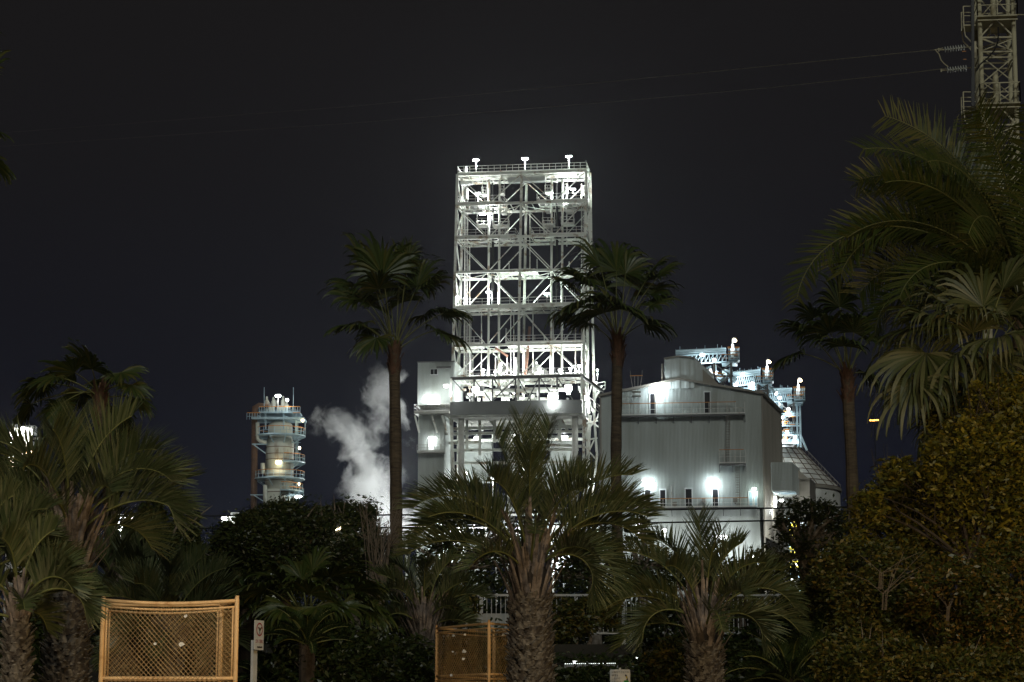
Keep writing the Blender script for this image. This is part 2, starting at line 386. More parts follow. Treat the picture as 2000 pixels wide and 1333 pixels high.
def limbs(b, base, tips, r0, seed, sub=3):
    rng = random.Random(seed); base = Vector(base)
    for tp in tips:
        tp = Vector(tp); pts = []; wv = Vector((rng.uniform(-1, 1), rng.uniform(-1, 1), 0))*(tp-base).length*.10
        for i in range(7):
            u = i/6; pts.append(base.lerp(tp, u)+wv*math.sin(u*math.pi)+Vector((0, 0, (tp-base).length*.08*math.sin(u*math.pi))))
        b.tube(pts, [r0*(1-.85*i/6) for i in range(7)], 6)
        for k in range(sub):
            i = rng.randint(2, 5); p = pts[i]; L = (tp-base).length*rng.uniform(.2, .4)
            d = ((tp-base).normalized()+Vector((rng.uniform(-1, 1), rng.uniform(-.6, .6), rng.uniform(-.2, .8)))).normalized()
            b.tube([p, p+d*L*.5+UP*.05*L, p+d*L], [r0*.4, r0*.25, r0*.08], 5)
def tree(name, base, blobs, label, mt, n, size, seed, cat='tree', grp=None, tr=.16, tm='bark', **kw):
    base = Vector(base); t = thing(name, base, label, cat, grp); b = MB()
    c0 = Vector(blobs[0][0]); fork = base.lerp(Vector((c0.x, c0.y, c0.z-blobs[0][1][2]*.8)), .75)
    b.tube([base, base.lerp(fork, .5)+Vector((.06, 0, 0)), fork], [tr*1.2, tr, tr*.8], 9)
    rng = random.Random(seed); tips = []
    for c, r in blobs:
        for k in range(max(3, 9//len(blobs))):
            a = rng.uniform(0, 6.28); tips.append(Vector(c)+Vector((math.cos(a)*r[0]*.75, math.sin(a)*r[1]*.75, rng.uniform(-.1, .75)*r[2])))
    limbs(b, fork, tips, tr*.55, seed); b.build('trunk', M[tm], t)
    leafcloud('crown', mt, t, blobs, n, size, seed, **kw)
    return t
def cycad(base, label, seed, nf=22, L=1.3, ll=.2, mt='cycad', elmin=12):
    base = Vector(base); rng = random.Random(seed); t = thing('sago_palm', (base.x, base.y, gz(base.y)), label, 'cycad', 'low glossy cycads at the foot of the palms')
    top = Vector((base.x, base.y, base.z)); 
    b = MB(); b.tube([Vector((top.x, top.y, gz(top.y))), top], [.15, .17], 10); boots(b, top, .18, .5, 40, seed, .14, .07, (.4, 1)); b.build('trunk', M['core'], t)
    for i in range(nf):
        u = (i+.5)/nf; az = i*2.39996
        feather(t, top, az, R(80)-(R(80)-R(elmin))*u, L*rng.uniform(.85, 1.1), 1.0*rng.uniform(.7, 1.2), ll, mt, seed*50+i, n=44, w=.022, vee=.55, droop=.1, petiole=.12, fwd=.55, power=1.7)
    return t
# ------------------------------------------------------------------ ground
ys = [-400, -60, 0, 25, 40, 50, 52, 54, 56, 57, 60, 90, 150, 300, 700, 2000, 9000]; xs = [-6000, -600, -120, -50, -25, -10, 0, 10, 25, 50, 120, 600, 6000]
g = MB(); 
for y in ys:
    for x in xs: g.v.append(Vector((x, y, gz(y))))
for j in range(len(ys)-1):
    for i in range(len(xs)-1):
        a = j*len(xs)+i; g.f.append((a, a+1, a+1+len(xs), a+len(xs)))
kind(g.build('ground', M['ground']), 'structure')
GZ = 3.4
# ------------------------------------------------------------------ steel lattice tower
PW[0] = .75
T = Plane(1018, 560, 350, 8); A = T.at; Fl = T.fl; U, D = T.u, T.d
tower = thing('process_tower', (A(1010, 1300).x, A(1010, 1300).y, GZ), 'tall cream steel lattice tower with brightly lit platforms rising behind the palms', 'industrial tower')
BK = 6.2
def colx(xs_, y): # column polylines: list of (x,y)
    for (x0, y0), (x1, y1) in zip(xs_, xs_[1:]):
        if y <= y1: return x0+(x1-x0)*(y-y0)/(y1-y0)
    return xs_[-1][0]
LX = [(893, 341), (887, 600), (883.5, 735), (882, 1000)]; MX = [(1019, 337), (1014, 600), (1012, 780)]; RX = [(1145, 333), (1140.5, 600), (1140, 735), (1140, 1000)]
def ylev(k, x):
    l, r = LV[k]; return l+(r-l)*(x-890)/250
LV = [(342, 334), (400.5, 393), (466, 459), (532.5, 526), (602, 595), (676, 670), (742, 735), (784, 780)]
for name_, XX in (('l', LX), ('m', MX), ('r', RX)):
    for v in (0, BK):
        b = MB(); y0 = XX[0][1]; y1 = 975 if name_ != 'm' else 782; N = 14; ps = [(colx(XX, y0+(y1-y0)*i/N), y0+(y1-y0)*i/N) for i in range(N+1)]
        for (a_, c_) in zip(ps, ps[1:]): b.ibar(A(*a_, v), A(*c_, v), .40 if v == 0 else .34, .36)
        b.build('column', M['steel'], tower)
# derrick guide posts in the middle depth
for x in (950.5, 971, 1074, 1095):
    b = MB(); b.tube([A(x, 342, 3), A(x-1.5, 560, 3), A(x-2, 742, 3)], .19, 8); b.build('guide_post', M['steel'], tower)
for x in (957.5, 1083.6):
    b = MB(); b.tube([A(x, 350, 2.6), A(x, 520, 2.6), A(x-1, 600, 2.6)], .16, 6); b.tube([A(x+2, 395, 2.7), A(x+2, 560, 2.7)], .10, 6); b.build('hose', M['black'], tower)
def railing(b, p, q, h=1.15, n=None, w=.055):
    p = Vector(p); q = Vector(q); L = (q-p).length; n = n or max(1, int(L/1.6))
    b.bar(p+UP*h, q+UP*h, w); b.bar(p+UP*h*.55, q+UP*h*.55, w*.8); b.bar(p+UP*.08, q+UP*.08, w*.5, .16)
    for i in range(n+1): c = p.lerp(q, i/n); b.bar(c, c+UP*h, w)
def brace(p, q, w=.17, m='steel', nm='brace'):
    MB().bar(p, q, w, w*.8).build(nm, M[m], tower)
ZB = UP*0
for k in range(7):
    xl, xr, xm = colx(LX, LV[k][0]), colx(RX, LV[k][1]), colx(MX, LV[k][0])
    yl, yr = ylev(k, xl), ylev(k, xr)
    b = MB(); b.ibar(A(xl, yl), A(xr, yr), .26, .38); b.ibar(A(xl, yl, BK), A(xr, yr, BK), .24, .34)
    b.ibar(A(xl, yl, .3), A(xl, yl, BK-.3), .24, .34); b.ibar(A(xr, yr, .3), A(xr, yr, BK-.3), .24, .34); b.ibar(A(xm, ylev(k, xm), .3), A(xm, ylev(k, xm), BK-.3), .24, .34)
    b.build('beam', M['steel'], tower)
    # floor framing seen from below: cross joists and diagonal bracing, and the deck strips
    p0, p1, q0, q1 = A(xl, yl, .4), A(xr, yr, .4), A(xl, yl, BK-.4), A(xr, yr, BK-.4)
    j = MB()
    nj = 12
    for i in range(1, nj):
        if i % 2 or k in (0, 4, 5, 6): j.bar(p0.lerp(p1, i/nj)-UP*.12, q0.lerp(q1, i/nj)-UP*.12, .10, .16)
    for i in range(0, nj, 3): j.bar(p0.lerp(p1, i/nj)-UP*.4, q0.lerp(q1, (i+3)/nj)-UP*.4, .11); j.bar(q0.lerp(q1, i/nj)-UP*.3, p0.lerp(p1, (i+3)/nj)-UP*.3, .09)
    j.build('floor_bracing', M['steel'], tower)
    strips = {0: [(0, 1)], 1: [(0, .36), (.62, 1)], 2: [(0, .46), (.58, 1)], 3: [(.3, .62)], 4: [(0, 1)], 5: [(.0, .2), (.4, 1)], 6: [(0, 1)]}[k]
    for (s0, s1) in strips:
        dk = MB(); rl = MB()
        a0, a1, b0, b1 = p0.lerp(p1, s0), p0.lerp(p1, s1), q0.lerp(q1, s0), q0.lerp(q1, s1)
        z0, z1 = UP*.33, UP*.41
        if k in (1, 2): # walkways: strip at the back and front leaving the middle open
            for f0, f1 in ((0, .22), (.70, 1)):
                e0, e1, g0, g1 = a0.lerp(b0, f0), a1.lerp(b1, f0), a0.lerp(b0, f1), a1.lerp(b1, f1)
                dk.hexa([e0+z0, e1+z0, g1+z0, g0+z0, e0+z1, e1+z1, g1+z1, g0+z1])
        else: dk.hexa([a0+z0, a1+z0, b1+z0, b0+z0, a0+z1, a1+z1, b1+z1, b0+z1])
        if k != 3:
            railing(rl, a0+z1, a1+z1, n=int((a1-a0).length/(1.0 if k == 0 else 1.5))); railing(rl, b0+z1, b1+z1)
            railing(rl, a0+z1, b0+z1, n=3); railing(rl, a1+z1, b1+z1, n=3)
        d_ = dk.build('platform', M['steel'], tower)
        if rl.v: rl.build('railing', M['rail'], d_)
# V braces in the two half bays; (pattern per storey)
def vee(k, kind_, v, xs_):
    (xa, xb) = xs_; xm = (xa+xb)/2; ya = lambda kk, x: ylev(kk, x)
    if kind_ == 'V':
        brace(A(xa+3, ya(k, xa)+4, v), A(xm-3, ya(k+1, xm)-3, v)); brace(A(xb-3, ya(k, xb)+4, v), A(xm+3, ya(k+1, xm)-3, v))
    else:
        brace(A(xm-3, ya(k, xm)+4, v), A(xa+2, ya(k+1, xa)-4, v)); brace(A(xm+3, ya(k, xm)+4, v), A(xb-2, ya(k+1, xb)-4, v))
for k, kd in enumerate('VVVAVA'):
    xl, xm, xr = colx(LX, LV[k][0]), colx(MX, LV[k][0]), colx(RX, LV[k][0])
    for v in (0, BK):
        vee(k, kd, v, (xl, xm)); vee(k, kd, v, (xm, xr))
    # end faces
    for xx, XX in ((0, LX), (1, RX)):
        x0, x1 = colx(XX, LV[k][xx]), colx(XX, LV[k+1][xx])
        brace(A(x0, LV[k][xx]+2, .2), A(x1, LV[k+1][xx]-2, BK-.2), .2); 
        if k % 2: brace(A(x0, LV[k][xx]+2, BK-.2), A(x1, LV[k+1][xx]-2, .2), .2)
# ladder with cage on the left end, inside posts
b = MB()
for dx in (0, .5): b.bar(A(903, 350, 3)+U*dx, A(900, 740, 3)+U*dx, .09)
for i in range(150): p = A(903, 350, 3).lerp(A(900, 740, 3), i/150); b.bar(p, p+U*.5, .05)
b.build('ladder', M['rail'], tower)
b = MB()
for i in range(60): p = A(1134, 395, 4).lerp(A(1131, 740, 4), i/60); b.bar(p, p+U*.5, .05)
for dx in (0, .5): b.bar(A(1134, 395, 4)+U*dx, A(1131, 740, 4)+U*dx, .09)
b.build('ladder', M['rail'], tower)
# small hung service platforms around the guide posts
def cradle(x0, x1, y, hh=1.2, m='rail'):
    p, q = A(x0, y, 2.2), A(x1, y, 2.2); c = (p+q)/2; L = (q-p).length
    b = MB(); b.box(c, U, D, .12, L, 2.0)
    for s in (-1, 1): railing(b, p+D*s, q+D*s, hh, max(2, int(L/.9)))
    railing(b, p-D, p+D, hh, 2); railing(b, q-D, q+D, hh, 2)
    b.bar(p, p+UP*2.6, .1); b.bar(q, q+UP*2.6, .1)
    b.build('service_cradle', M[m], tower)
for a in ((928, 950, 437), (960, 990, 438), (1057, 1080, 436), (1094, 1118, 434), (938, 947, 376), (972, 981, 374), (1062, 1073, 372), (1096, 1106, 370), (931, 943, 412), (1103, 1115, 410), (976, 986, 412), (1063, 1072, 409), (971, 988, 460), (1060, 1075, 457)): cradle(*a)
b = MB()
for x, y in ((905, 372), (1138, 365)): MB().tube([A(x, y-10, 3), A(x, y+9, 3)], .42, 10).build('counterweight', M['conc'], tower)
b = MB(); p = A(1000, 361, 2.0); b.box(A(1026, 346.5, 1.8), U, D, .9, 6.4, 1.2); b.build('header_box', M['white'], tower)
for q_ in ((905, 349, .5, 2, 1), (930, 392, .9, 2.0, 1.4), (921, 394, 1.3, 1.2, 1.0), (1121, 386, 1.0, 2.4, 1.4), (1085, 392, .6, 2.0, 1.4)): MB().box(A(q_[0], q_[1], 3.3), U, D, *q_[2:]).build('control_box', M['white'], tower)
b = MB(); b.tube([A(908, 324, 1), A(907.5, 333, 1), A(909, 340, 1)], [.18, .3, .45], 8); b.build('vent', M['white'], tower)
# rusty slanting pipe and small masts
MB().tube([A(1030, 632, 3), A(1026, 680, 3), A(1020, 735, 3)], .24, 8).build('slanting_pipe', M['rust'], tower)
MB().tube([A(965, 677, 1.5), A(985, 688, 4.0)], .2, 8).build('slanting_pipe', M['rust'], tower)
b = MB()
for x, y, h in ((912, 527, 2.2), (991, 524, 1.6), (1046, 522, 1.8), (1109, 520, 1.2), (922, 673, 1.6), (985, 672, 3.0), (1060, 670, 1.4), (1105, 668, 1.4), (920, 690, -4)):
    b.bar(A(x, y, 2), A(x, y, 2)+UP*h, .12)
for x in (960, 983, 1000, 1068): b.bar(A(x, 690, 4.5), A(x, 740, 4.5), .16)
b.build('small_mast', M['steel'], tower)
for x, ya_, yb_ in ((990, 600, 742), (996, 600, 742), (1070, 600, 742), (1074, 600, 742), (899, 346, 740), (909, 470, 780), (1130, 346, 700), (1034, 600, 742), (1028, 400, 535), (945, 346, 470), (1101, 346, 470), (1118, 600, 742), (932, 600, 742)):
    MB().tube([A(x, ya_, 4.6), A(x, yb_, 4.6)], .09, 6).build('riser_pipe', M['steel'], tower)
b = MB()
for x, y0, y1 in ((903, 602, 740), (908, 602, 740), (1070, 690, 742), (994, 690, 742), (998, 690, 742)):
    for i in range(int((y1-y0)/2)): p = A(x, y0+i*2, 4.8); b.bar(p, p+U*.4, .05)
b.build('ladder', M['rail'], tower)
# machinery level: stairs, equipment, pipes between L6 and the grey band
b = MB(); rng = random.Random(3)
for i in range(60):
    x = rng.uniform(892, 1132); y = rng.uniform(728, 784); v = rng.uniform(1, 9); s = rng.uniform(.5, 1.6)
    b = MB()
    if rng.random() < .4: b.box(A(x, y, v), U, D, s*rng.uniform(.3, .9), s*rng.uniform(.5, 1.5), s)
    else: b.tube([A(x, y, v), A(x+rng.uniform(-2, 2), y-rng.uniform(4, 16), v)], rng.uniform(.08, .28), 8)
    b.build('machinery', M['steel' if i % 3 else 'dark'], tower)
for i in range(9):
    y = rng.uniform(755, 783); x0 = rng.uniform(890, 1040); x1 = x0+rng.uniform(40, 110); v = rng.uniform(0, 6)
    MB().tube([A(x0, y+8, v), A(x0, y, v), A(x1, y-.5, v), A(x1, y+10, v)], rng.uniform(.15, .36), 8).build('process_pipe', M['steel'], tower)
b = MB()
for (x0, y0, x1, y1) in ((962, 735, 990, 718), (1040, 716, 1066, 735), (1030, 735, 1046, 722)):
    for v in (1.5, 2.6):
        b.bar(A(x0, y0, v), A(x1, y1, v), .18); b.bar(A(x0, y0, v)+UP*1.1, A(x1, y1, v)+UP*1.1, .09)
        for i in range(8): c = A(x0, y0, v).lerp(A(x1, y1, v), i/7); b.bar(c, c+UP*1.1, .08)
    for i in range(14): c = A(x0, y0, 1.5).lerp(A(x1, y1, 1.5), i/14); b.bar(c, c+D*1.1, .2)
b.build('stair', M['rail'], tower)
# front truss (one bay nearer), band and the substructure
V0 = -3.0; G = lambda x, y, v=0: Fl(x, y, V0+v)
b = MB(); b.ibar(G(880, 740), G(1136.5, 734.5), .3, .42); b.ibar(G(1136.5, 734.5), A(1173, 757, 5), .3, .42)
b.build('truss_chord', M['dark'], tower)
vx = [881, 926, 962, 1007, 1053, 1088, 1136]
for i, x in enumerate(vx): b = MB(); y = 740-(x-880)*.0215; b.bar(G(x, y), G(x, y+46), .34 if i in (0, 6) else .26); b.build('truss_post', M['dark' if 0 < i < 6 else 'steel'], tower)
for x0, x1 in ((884, 922), (926, 958), (1012, 1037), (1007, 962), (1053, 1030), (1088, 1120), (965, 990), (1055, 1085)):
    y0 = 740-(x0-880)*.0215; b = MB(); b.bar(G(x0, y0+2), G(x1, 783), .18); b.build('truss_brace', M['dark'], tower)
b = MB(); p, q = G(878.5, 785), G(1136.5, 781); pz, qz = G(878.5, 811).z, G(1136.5, 807).z
b.hexa([Vector((p.x, p.y, pz)), Vector((q.x, q.y, qz)), Vector((q.x, q.y, qz))+D*.35, Vector((p.x, p.y, pz))+D*.35, p, q, q+D*.35, p+D*.35]); b.build('band_panel', M['grey'], tower)
b = MB(); e0 = Vector((p.x, p.y, pz+.1))+D*.5; e1 = Vector((q.x, q.y, qz+.1))+D*.5; 
b.hexa([e0-UP*.5, e1-UP*.5, e1+D*11-UP*.5, e0+D*11-UP*.5, e0, e1, e1+D*11, e0+D*11]); b.build('lower_deck', M['conc'], tower)
b = MB(); b.hexa([e0+UP*.2+D*6, e1+UP*.2+D*6, e1+D*11+UP*.2, e0+D*11+UP*.2, e0+UP*2.5+D*6, e1+UP*2.5+D*6, e1+D*11+UP*2.5, e0+D*11+UP*2.5]) ; 
b.build('drum_top', M['white'], tower)
# right outer frame
b = MB(); q2 = A(1173, 808, 5)
railing(b, A(1155, 756, 5), A(1176, 752, 5), 1.3); railing(b, q+UP*.2, A(1173, 806, 5), 1.3)
b.build('railing', M['rail'], tower)
for (x0, y0, x1, y1, v) in ((1152.5, 338, 1157, 600, BK), (1157, 600, 1161, 806, BK), (1142, 812, 1150, 905, 0), (1150, 905, 1140, 1010, 0), (1160, 806, 1166, 890, BK), (1166, 890, 1152, 1000, BK), (1153, 812, 1145, 1000, 3), (1164, 745, 1160, 812, 4), (1173, 760, 1161, 780, 5), (1146, 742, 1150, 808, 2)):
    b = MB(); b.ibar(Fl(x0, y0, v), Fl(x1, y1, v), .34, .34); b.build('outer_post', M['steel'], tower)
for (x0, y0, x1, y1, v) in ((1142, 815, 1170, 835, 2), (1142, 850, 1164, 818, 2), (1140, 870, 1166, 900, 2), (1142, 900, 1160, 860, 2), (1138, 742, 1158, 806, 3), (1158, 745, 1140, 806, 3), (1171, 806, 1160, 830, 4), (1176, 754, 1163, 775, 4), (1136, 830, 1168, 822, 3), (1145, 860, 1167, 856, 3)):
    brace(Fl(x0, y0, v), Fl(x1, y1, v), .3)
for x, nm in ((901, 0), (1123, 0)):
    b = MB(); b.tube([G(x, 811, 1.6), G(x, 1120, 1.6)], .52, 16); b.build('concrete_pier', M['conc'], tower, True)
for x in (998, 1023):
    b = MB(); b.tube([G(x, 837, 9), G(x, 834, 9)], [.6, .3], 16); b.tube([G(x, 837, 9), G(x, 1120, 9)], .62, 16); b.tube([G(x, 828, 9), G(x, 836, 9)], .3, 10); b.build('drum', M['conc'], tower, True)
for (x0, y0, x1, y1, v) in ((884, 838, 1136, 834, 5), (884, 848, 1136, 843, 5), (885, 862, 1140, 858, 10), (950, 812, 980, 850, 5), (1066, 846, 1098, 812, 5), (1092, 812, 1110, 845, 5), (966, 812, 966, 865, 4), (937, 812, 937, 890, 4), (1094, 812, 1094, 865, 4), (1045, 812, 1045, 860, 4), (1062, 812, 1062, 860, 4), (912, 812, 912, 880, 4), (1006, 812, 1008, 850, 3), (1014, 812, 1018, 850, 3), (866, 812, 872, 850, 2), (880, 815, 888, 960, 2), (870, 866, 940, 864, 6), (1040, 868, 1136, 872, 6), (878, 880, 1130, 878, 8), (878, 905, 1130, 903, 8)):
    b = MB(); b.ibar(G(x0, y0, v), G(x1, y1, v), .35, .4); b.build('under_beam', M['steel'], tower)
for i in range(16):
    x = rng.uniform(885, 1125); y = rng.uniform(815, 850); v = rng.uniform(4, 11); L = rng.uniform(8, 40)
    MB().tube([G(x, y+rng.uniform(3, 12), v), G(x, y, v), G(x+L, y, v), G(x+L, y+rng.uniform(2, 20), v)], rng.uniform(.08, .25), 6).build('process_pipe', M['steel'], tower)
for x0, x1, y0, y1 in ((908, 962, 858, 945), (1075, 1118, 852, 945), (1000, 1075, 900, 960)):
    b = MB(); c = (G(x0, y1, 13)+G(x1, y0, 13))/2; b.box(c, U, D, G(x0, y0, 13).z-G(x0, y1, 13).z, (G(x1, y0, 13)-G(x0, y0, 13)).length, 1.5)
    b.build('enclosure', M['wall'], tower)
# lamps
for x, y, c in ((928, 311, 'w'), (1024, 308, 'w'), (1110, 304, 'g')): lamp(tower, A(x, y, .8), 5200, c, (1.15, .45, .26), pole=2.4, u=U, d=D)
for x, y, c, pw, v in ((928, 370, 'w', 3000, 3), (1115, 362, 'w', 5200, 3), (952, 411, 'w', 4200, 2.6), (1073, 370, 'g', 900, 2.6), (951, 567, 'w', 4500, 2), (1062, 565, 'g', 3000, 4), (891.5, 579, 'w', 2500, 1.0)):
    lamp(tower, A(x, y, v), pw, c, (1.0, .45, .28) if pw > 1000 else (.6, .4, .3), pole=2.2 if c == 'g' or x == 928 or x == 951 else .6, u=U, d=D)
PW[0] = .5
for x, y, pw, s in ((938, 718, 3200, .9), (962, 721, 2600, .8), (970, 720, 2600, .8), (1001, 716, 3600, .9), (1049, 716, 3600, .9), (1090, 718, 3200, 1.1), (1110, 715, 3600, .9), (1127, 710, 3200, .8), (1043, 704, 600, .5), (974, 706, 600, .5), (1163, 718, 1500, .6)):
    lamp(tower, A(x, y, 3.0), pw, 'w' if x != 1163 else 'g', (s*.62, s*.5, .30), pole=1.6, u=U, d=D)
for x, y, pw, s, v in ((929, 762, 7000, 1.2, 0), (1110, 760, 7000, 1.3, 0), (1080, 777, 9000, 1.7, -3.3), (1145, 778, 3000, .9, 1), (1005, 766, 4500, .7, 5)):
    lamp(tower, Fl(x, y, v), pw*.75 if x != 1080 else 2500, 'w', (s, s*.8, s*.8), pole=None, u=U, d=D, drop=.3)
PW[0] = .13
for x, y, pw, s in ((932, 856, 3200, 1.5), (1102, 854, 3500, 1.6), (908, 925, 2500, 1.2), (1020, 905, 3000, 1.4), (962, 935, 2500, 1), (1090, 925, 2500, 1), (1150, 935, 2000, .8), (1004, 850, 600, .4), (905, 826, 400, .35), (1048, 820, 400, .35)):
    lamp(tower, G(x, y, 8), pw, 'w', (s*.8, .6, .4), pole=7 if y > 900 else None, u=U, d=D)
# ------------------------------------------------------------------ corrugated walls
PW[0] = .25
def corr(b, p, q, zb, ztop, n, dep):
    """ribbed sheet from p to q (plan), standing proud towards the left of p->q turned right; ztop(t) gives the top"""
    p = Vector((p.x, p.y, 0)); q = Vector((q.x, q.y, 0)); d = (q-p).normalized(); o = Vector((d.y, -d.x, 0))*dep
    prof = []
    for i in range(n):
        for f, h in ((0, 0), (.18, 1), (.5, 1), (.68, 0)): prof.append(((i+f)/n, h))
    prof.append((1, 0)); n0 = len(b.v)
    for t, h in prof:
        c = p.lerp(q, t)+o*h; b.v += [Vector((c.x, c.y, zb)), Vector((c.x, c.y, ztop(t)))]
    for i in range(len(prof)-1): a = n0+2*i; b.f.append((a, a+2, a+3, a+1))
def lin(a, c): return lambda t: a+(c-a)*t
def slab(b, p, q, r, s, z0, z1): # four plan corners
    f = lambda v, z: Vector((v.x, v.y, z)); b.hexa([f(p, z0), f(q, z0), f(r, z0), f(s, z0), f(p, z1), f(q, z1), f(r, z1), f(s, z1)])
# ------------------------------------------------------------------ annex left of the tower
B = Plane(816, 800, 351, 8); p, q = B.at(816, 709), B.at(887, 706)
an = thing('annex_building', (p.x, p.y, GZ), 'narrow grey ribbed building joined to the left foot of the lattice tower', 'building')
zt, zb = p.z, B.at(816, 795).z; DD = B.d
b = MB(); corr(b, p, q, zb, lin(zt, q.z), 30, .12); corr(b, q, q+DD*9, zb, lin(q.z, q.z), 24, .12); slab(b, p, q, q+DD*9, p+DD*9, zb, zt-.05)
b.build('upper_wall', M['wall'], an)
b = MB(); slab(b, p-B.u*.1-DD*.2, q+B.u*.1-DD*.2, q+B.u*.1+DD*9, p-B.u*.1+DD*9, zt+.0, zt+.18); b.build('roof', M['dark'], an)
c = B.at(848, 727); b = MB(); b.box(c-DD*.14, B.u, DD, 1.05, 1.3, .1); wn = b.build('window', M['white'], an)
MB().box(c-DD*.20-B.u*.3, B.u, DD, .85, .52, .08).box(c-DD*.20+B.u*.3, B.u, DD, .85, .52, .08).build('pane', M['door'], wn)
b = MB(); c = B.at(868, 719); b.box(c-DD*.5, B.u, DD, .3, 2.4, .6); b.build('canopy', M['dark'], an)
p2, q2 = B.at(817, 812), B.at(868, 812); zl = B.at(817, 1180).z
b = MB(); corr(b, p2, q2, GZ, lin(p2.z, p2.z), 22, .10); slab(b, p2, q2, q2+DD*8, p2+DD*8, GZ, p2.z-.05); b.build('lower_wall', M['wall'], an)
pf, qf = B.at(812, 811), B.at(880, 809)
b = MB(); slab(b, pf-DD*1.6, qf-DD*1.6, qf+DD*8.5, pf+DD*8.5, pf.z, pf.z+.35); bl = b.build('balcony', M['conc'], an)
b = MB(); railing(b, pf-DD*1.5+UP*.35, qf-DD*1.5+UP*.35, 1.2, 10); railing(b, pf-DD*1.5+UP*.35, pf+DD*4+UP*.35, 1.2, 3); b.build('railing', M['rail'], bl)
b = MB(); slab(b, B.at(820, 800), B.at(886, 800), B.at(886, 800)+DD*8, B.at(820, 800)+DD*8, pf.z+.36, zb-.02); b.build('recessed_wall', M['white'], an)
b = MB(); c = B.at(848, 801); b.box(c-DD*.1+UP*.2, B.u, DD, 1.9, 2.0, .2); b.build('door', M['white'], an)
b = MB(); b.box(B.at(834, 795)-DD*.9, B.u, DD, .2, 2.4, 1.5); b.box(B.at(858, 794)-DD*.9, B.u, DD, .2, 4.2, 1.5); b.build('awning', M['conc'], an)
for x0, x1 in ((813, 819), (846, 854), (866, 873)):
    MB().bar(B.at(x0, 814)-DD*1.2, B.at(x1, 846)-DD*.1, .28).build('strut', M['steel'], an)
b = MB(); c = B.at(842.5, 872); b.box(c-DD*.14, B.u, DD, 1.9, 1.0, .1); b.build('door', M['white'], an)
pf, qf = B.at(817, 887), B.at(870, 885); b = MB(); slab(b, pf-DD*1.3, qf-DD*1.3, qf, pf, pf.z, pf.z+.25); railing(b, pf-DD*1.2+UP*.25, qf-DD*1.2+UP*.25, 1.1, 8, .06); b.build('balcony', M['conc'], an)
lamp(an, B.at(843, 779)-DD*1.3, 3800, 'w', (1.5, .5, .4), u=B.u, d=DD)
lamp(an, B.at(846, 858)-DD*.9, 800, 'w', (1.4, .5, .45), u=B.u, d=DD)
lamp(an, B.at(876, 759)-DD*2.4, 1800, 'w', (.8, .5, .5), u=B.u, d=DD)
# ------------------------------------------------------------------ warehouse
PW[0] = .32
W = Plane(1488, 860, 300, 7); wa = W.at; WU = W.u; SD = Vector((math.sin(R(15)), math.cos(R(15)), 0))
pl, pr = wa(1173, 776), wa(1488, 771); peak = wa(1328, 744); zL, zR, zP = pl.z, pr.z, peak.z
wh = thing('warehouse', (pr.x, pr.y, GZ), 'large grey corrugated gabled warehouse with lit balconies beside the tower', 'warehouse')
tpk = (peak-pl).length/(pr-pl).length; tpk = (peak.x-pl.x)/(pr.x-pl.x)
zt = lambda t: zL+(zP-zL)*t/tpk if t < tpk else zP+(zR-zP)*(t-tpk)/(1-tpk)
zlow = wa(1400, 994).z
b = MB(); corr(b, pl, pr, zlow, zt, 118, .10); pld = Vector(pl); prd = Vector(pr)
BD = 20.0
b.build('front_wall', M['wall'], wh)
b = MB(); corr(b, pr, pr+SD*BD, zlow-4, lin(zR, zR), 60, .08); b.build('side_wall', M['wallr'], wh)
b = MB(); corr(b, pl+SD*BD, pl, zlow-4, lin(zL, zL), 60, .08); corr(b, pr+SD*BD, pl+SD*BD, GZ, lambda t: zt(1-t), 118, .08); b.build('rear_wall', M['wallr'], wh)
b = MB(); ov = WU*.35; fo = -SD*.5
rp = lambda v, z: Vector((v.x, v.y, z))
for a_, c_, za, zc in ((pl-ov, peak, zL-.05, zP), (peak, pr+ov, zP, zR-.05)):
    b.hexa([rp(a_+fo, za+.05), rp(c_+fo, zc+.05), rp(c_+SD*BD, zc+.05), rp(a_+SD*BD, za+.05), rp(a_+fo, za+.38), rp(c_+fo, zc+.38), rp(c_+SD*BD, zc+.38), rp(a_+SD*BD, za+.38)])
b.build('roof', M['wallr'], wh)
b = MB(); 
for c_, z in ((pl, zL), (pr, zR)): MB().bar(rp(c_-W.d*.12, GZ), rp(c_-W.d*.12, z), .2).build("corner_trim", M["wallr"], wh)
b.tube([rp(pl-ov*1.4+fo, zL-.3), rp(pl-ov*1.6+fo, zL-.9), rp(pl-ov*.6-W.d*.2, zL-1.6), rp(pl-ov*.6-W.d*.2, GZ)], .12, 6)
b.build('downpipe', M['dark'], wh)
# lower storey: pale smooth wall
b = MB(); lw0, lw1 = wa(1173, 1000), wa(1488, 1000); slab(b, lw0+W.d*.3, lw1+W.d*.3-WU*.3, lw1+W.d*18, lw0+W.d*18, GZ, zlow-.01); b.build('base_wall', M['wall'], wh)
def opening(x0, x1, y0, y1, nm='doorway', m='door', fr=True):
    a_, c_ = wa(x0, y0), wa(x1, y1); c = (a_+c_)/2-W.d*.16; wd = abs(c_.x-a_.x); h = abs(a_.z-c_.z)
    f = MB(); f.box(c+UP*(h/2+.1), WU, W.d, .18, wd+.3, .14); f.box(c-WU*(wd/2+.06), WU, W.d, h, .12, .14); f.box(c+WU*(wd/2+.06), WU, W.d, h, .12, .14)
    fo_ = f.build(nm, M['white'], wh); MB().box(c, WU, W.d, h, wd, .08).build('dark_leaf', M[m], fo_)
for a_ in ((1270, 1281, 770, 811), (1376, 1387, 767, 808), (1259.5, 1271, 958, 995), (1289.5, 1300, 958, 995), (1339, 1351.5, 956, 994), (1391.5, 1403, 956, 993)): opening(*a_)
opening(1463, 1470, 962, 994, m='teal'); opening(1474, 1479, 962, 994, m='teal')
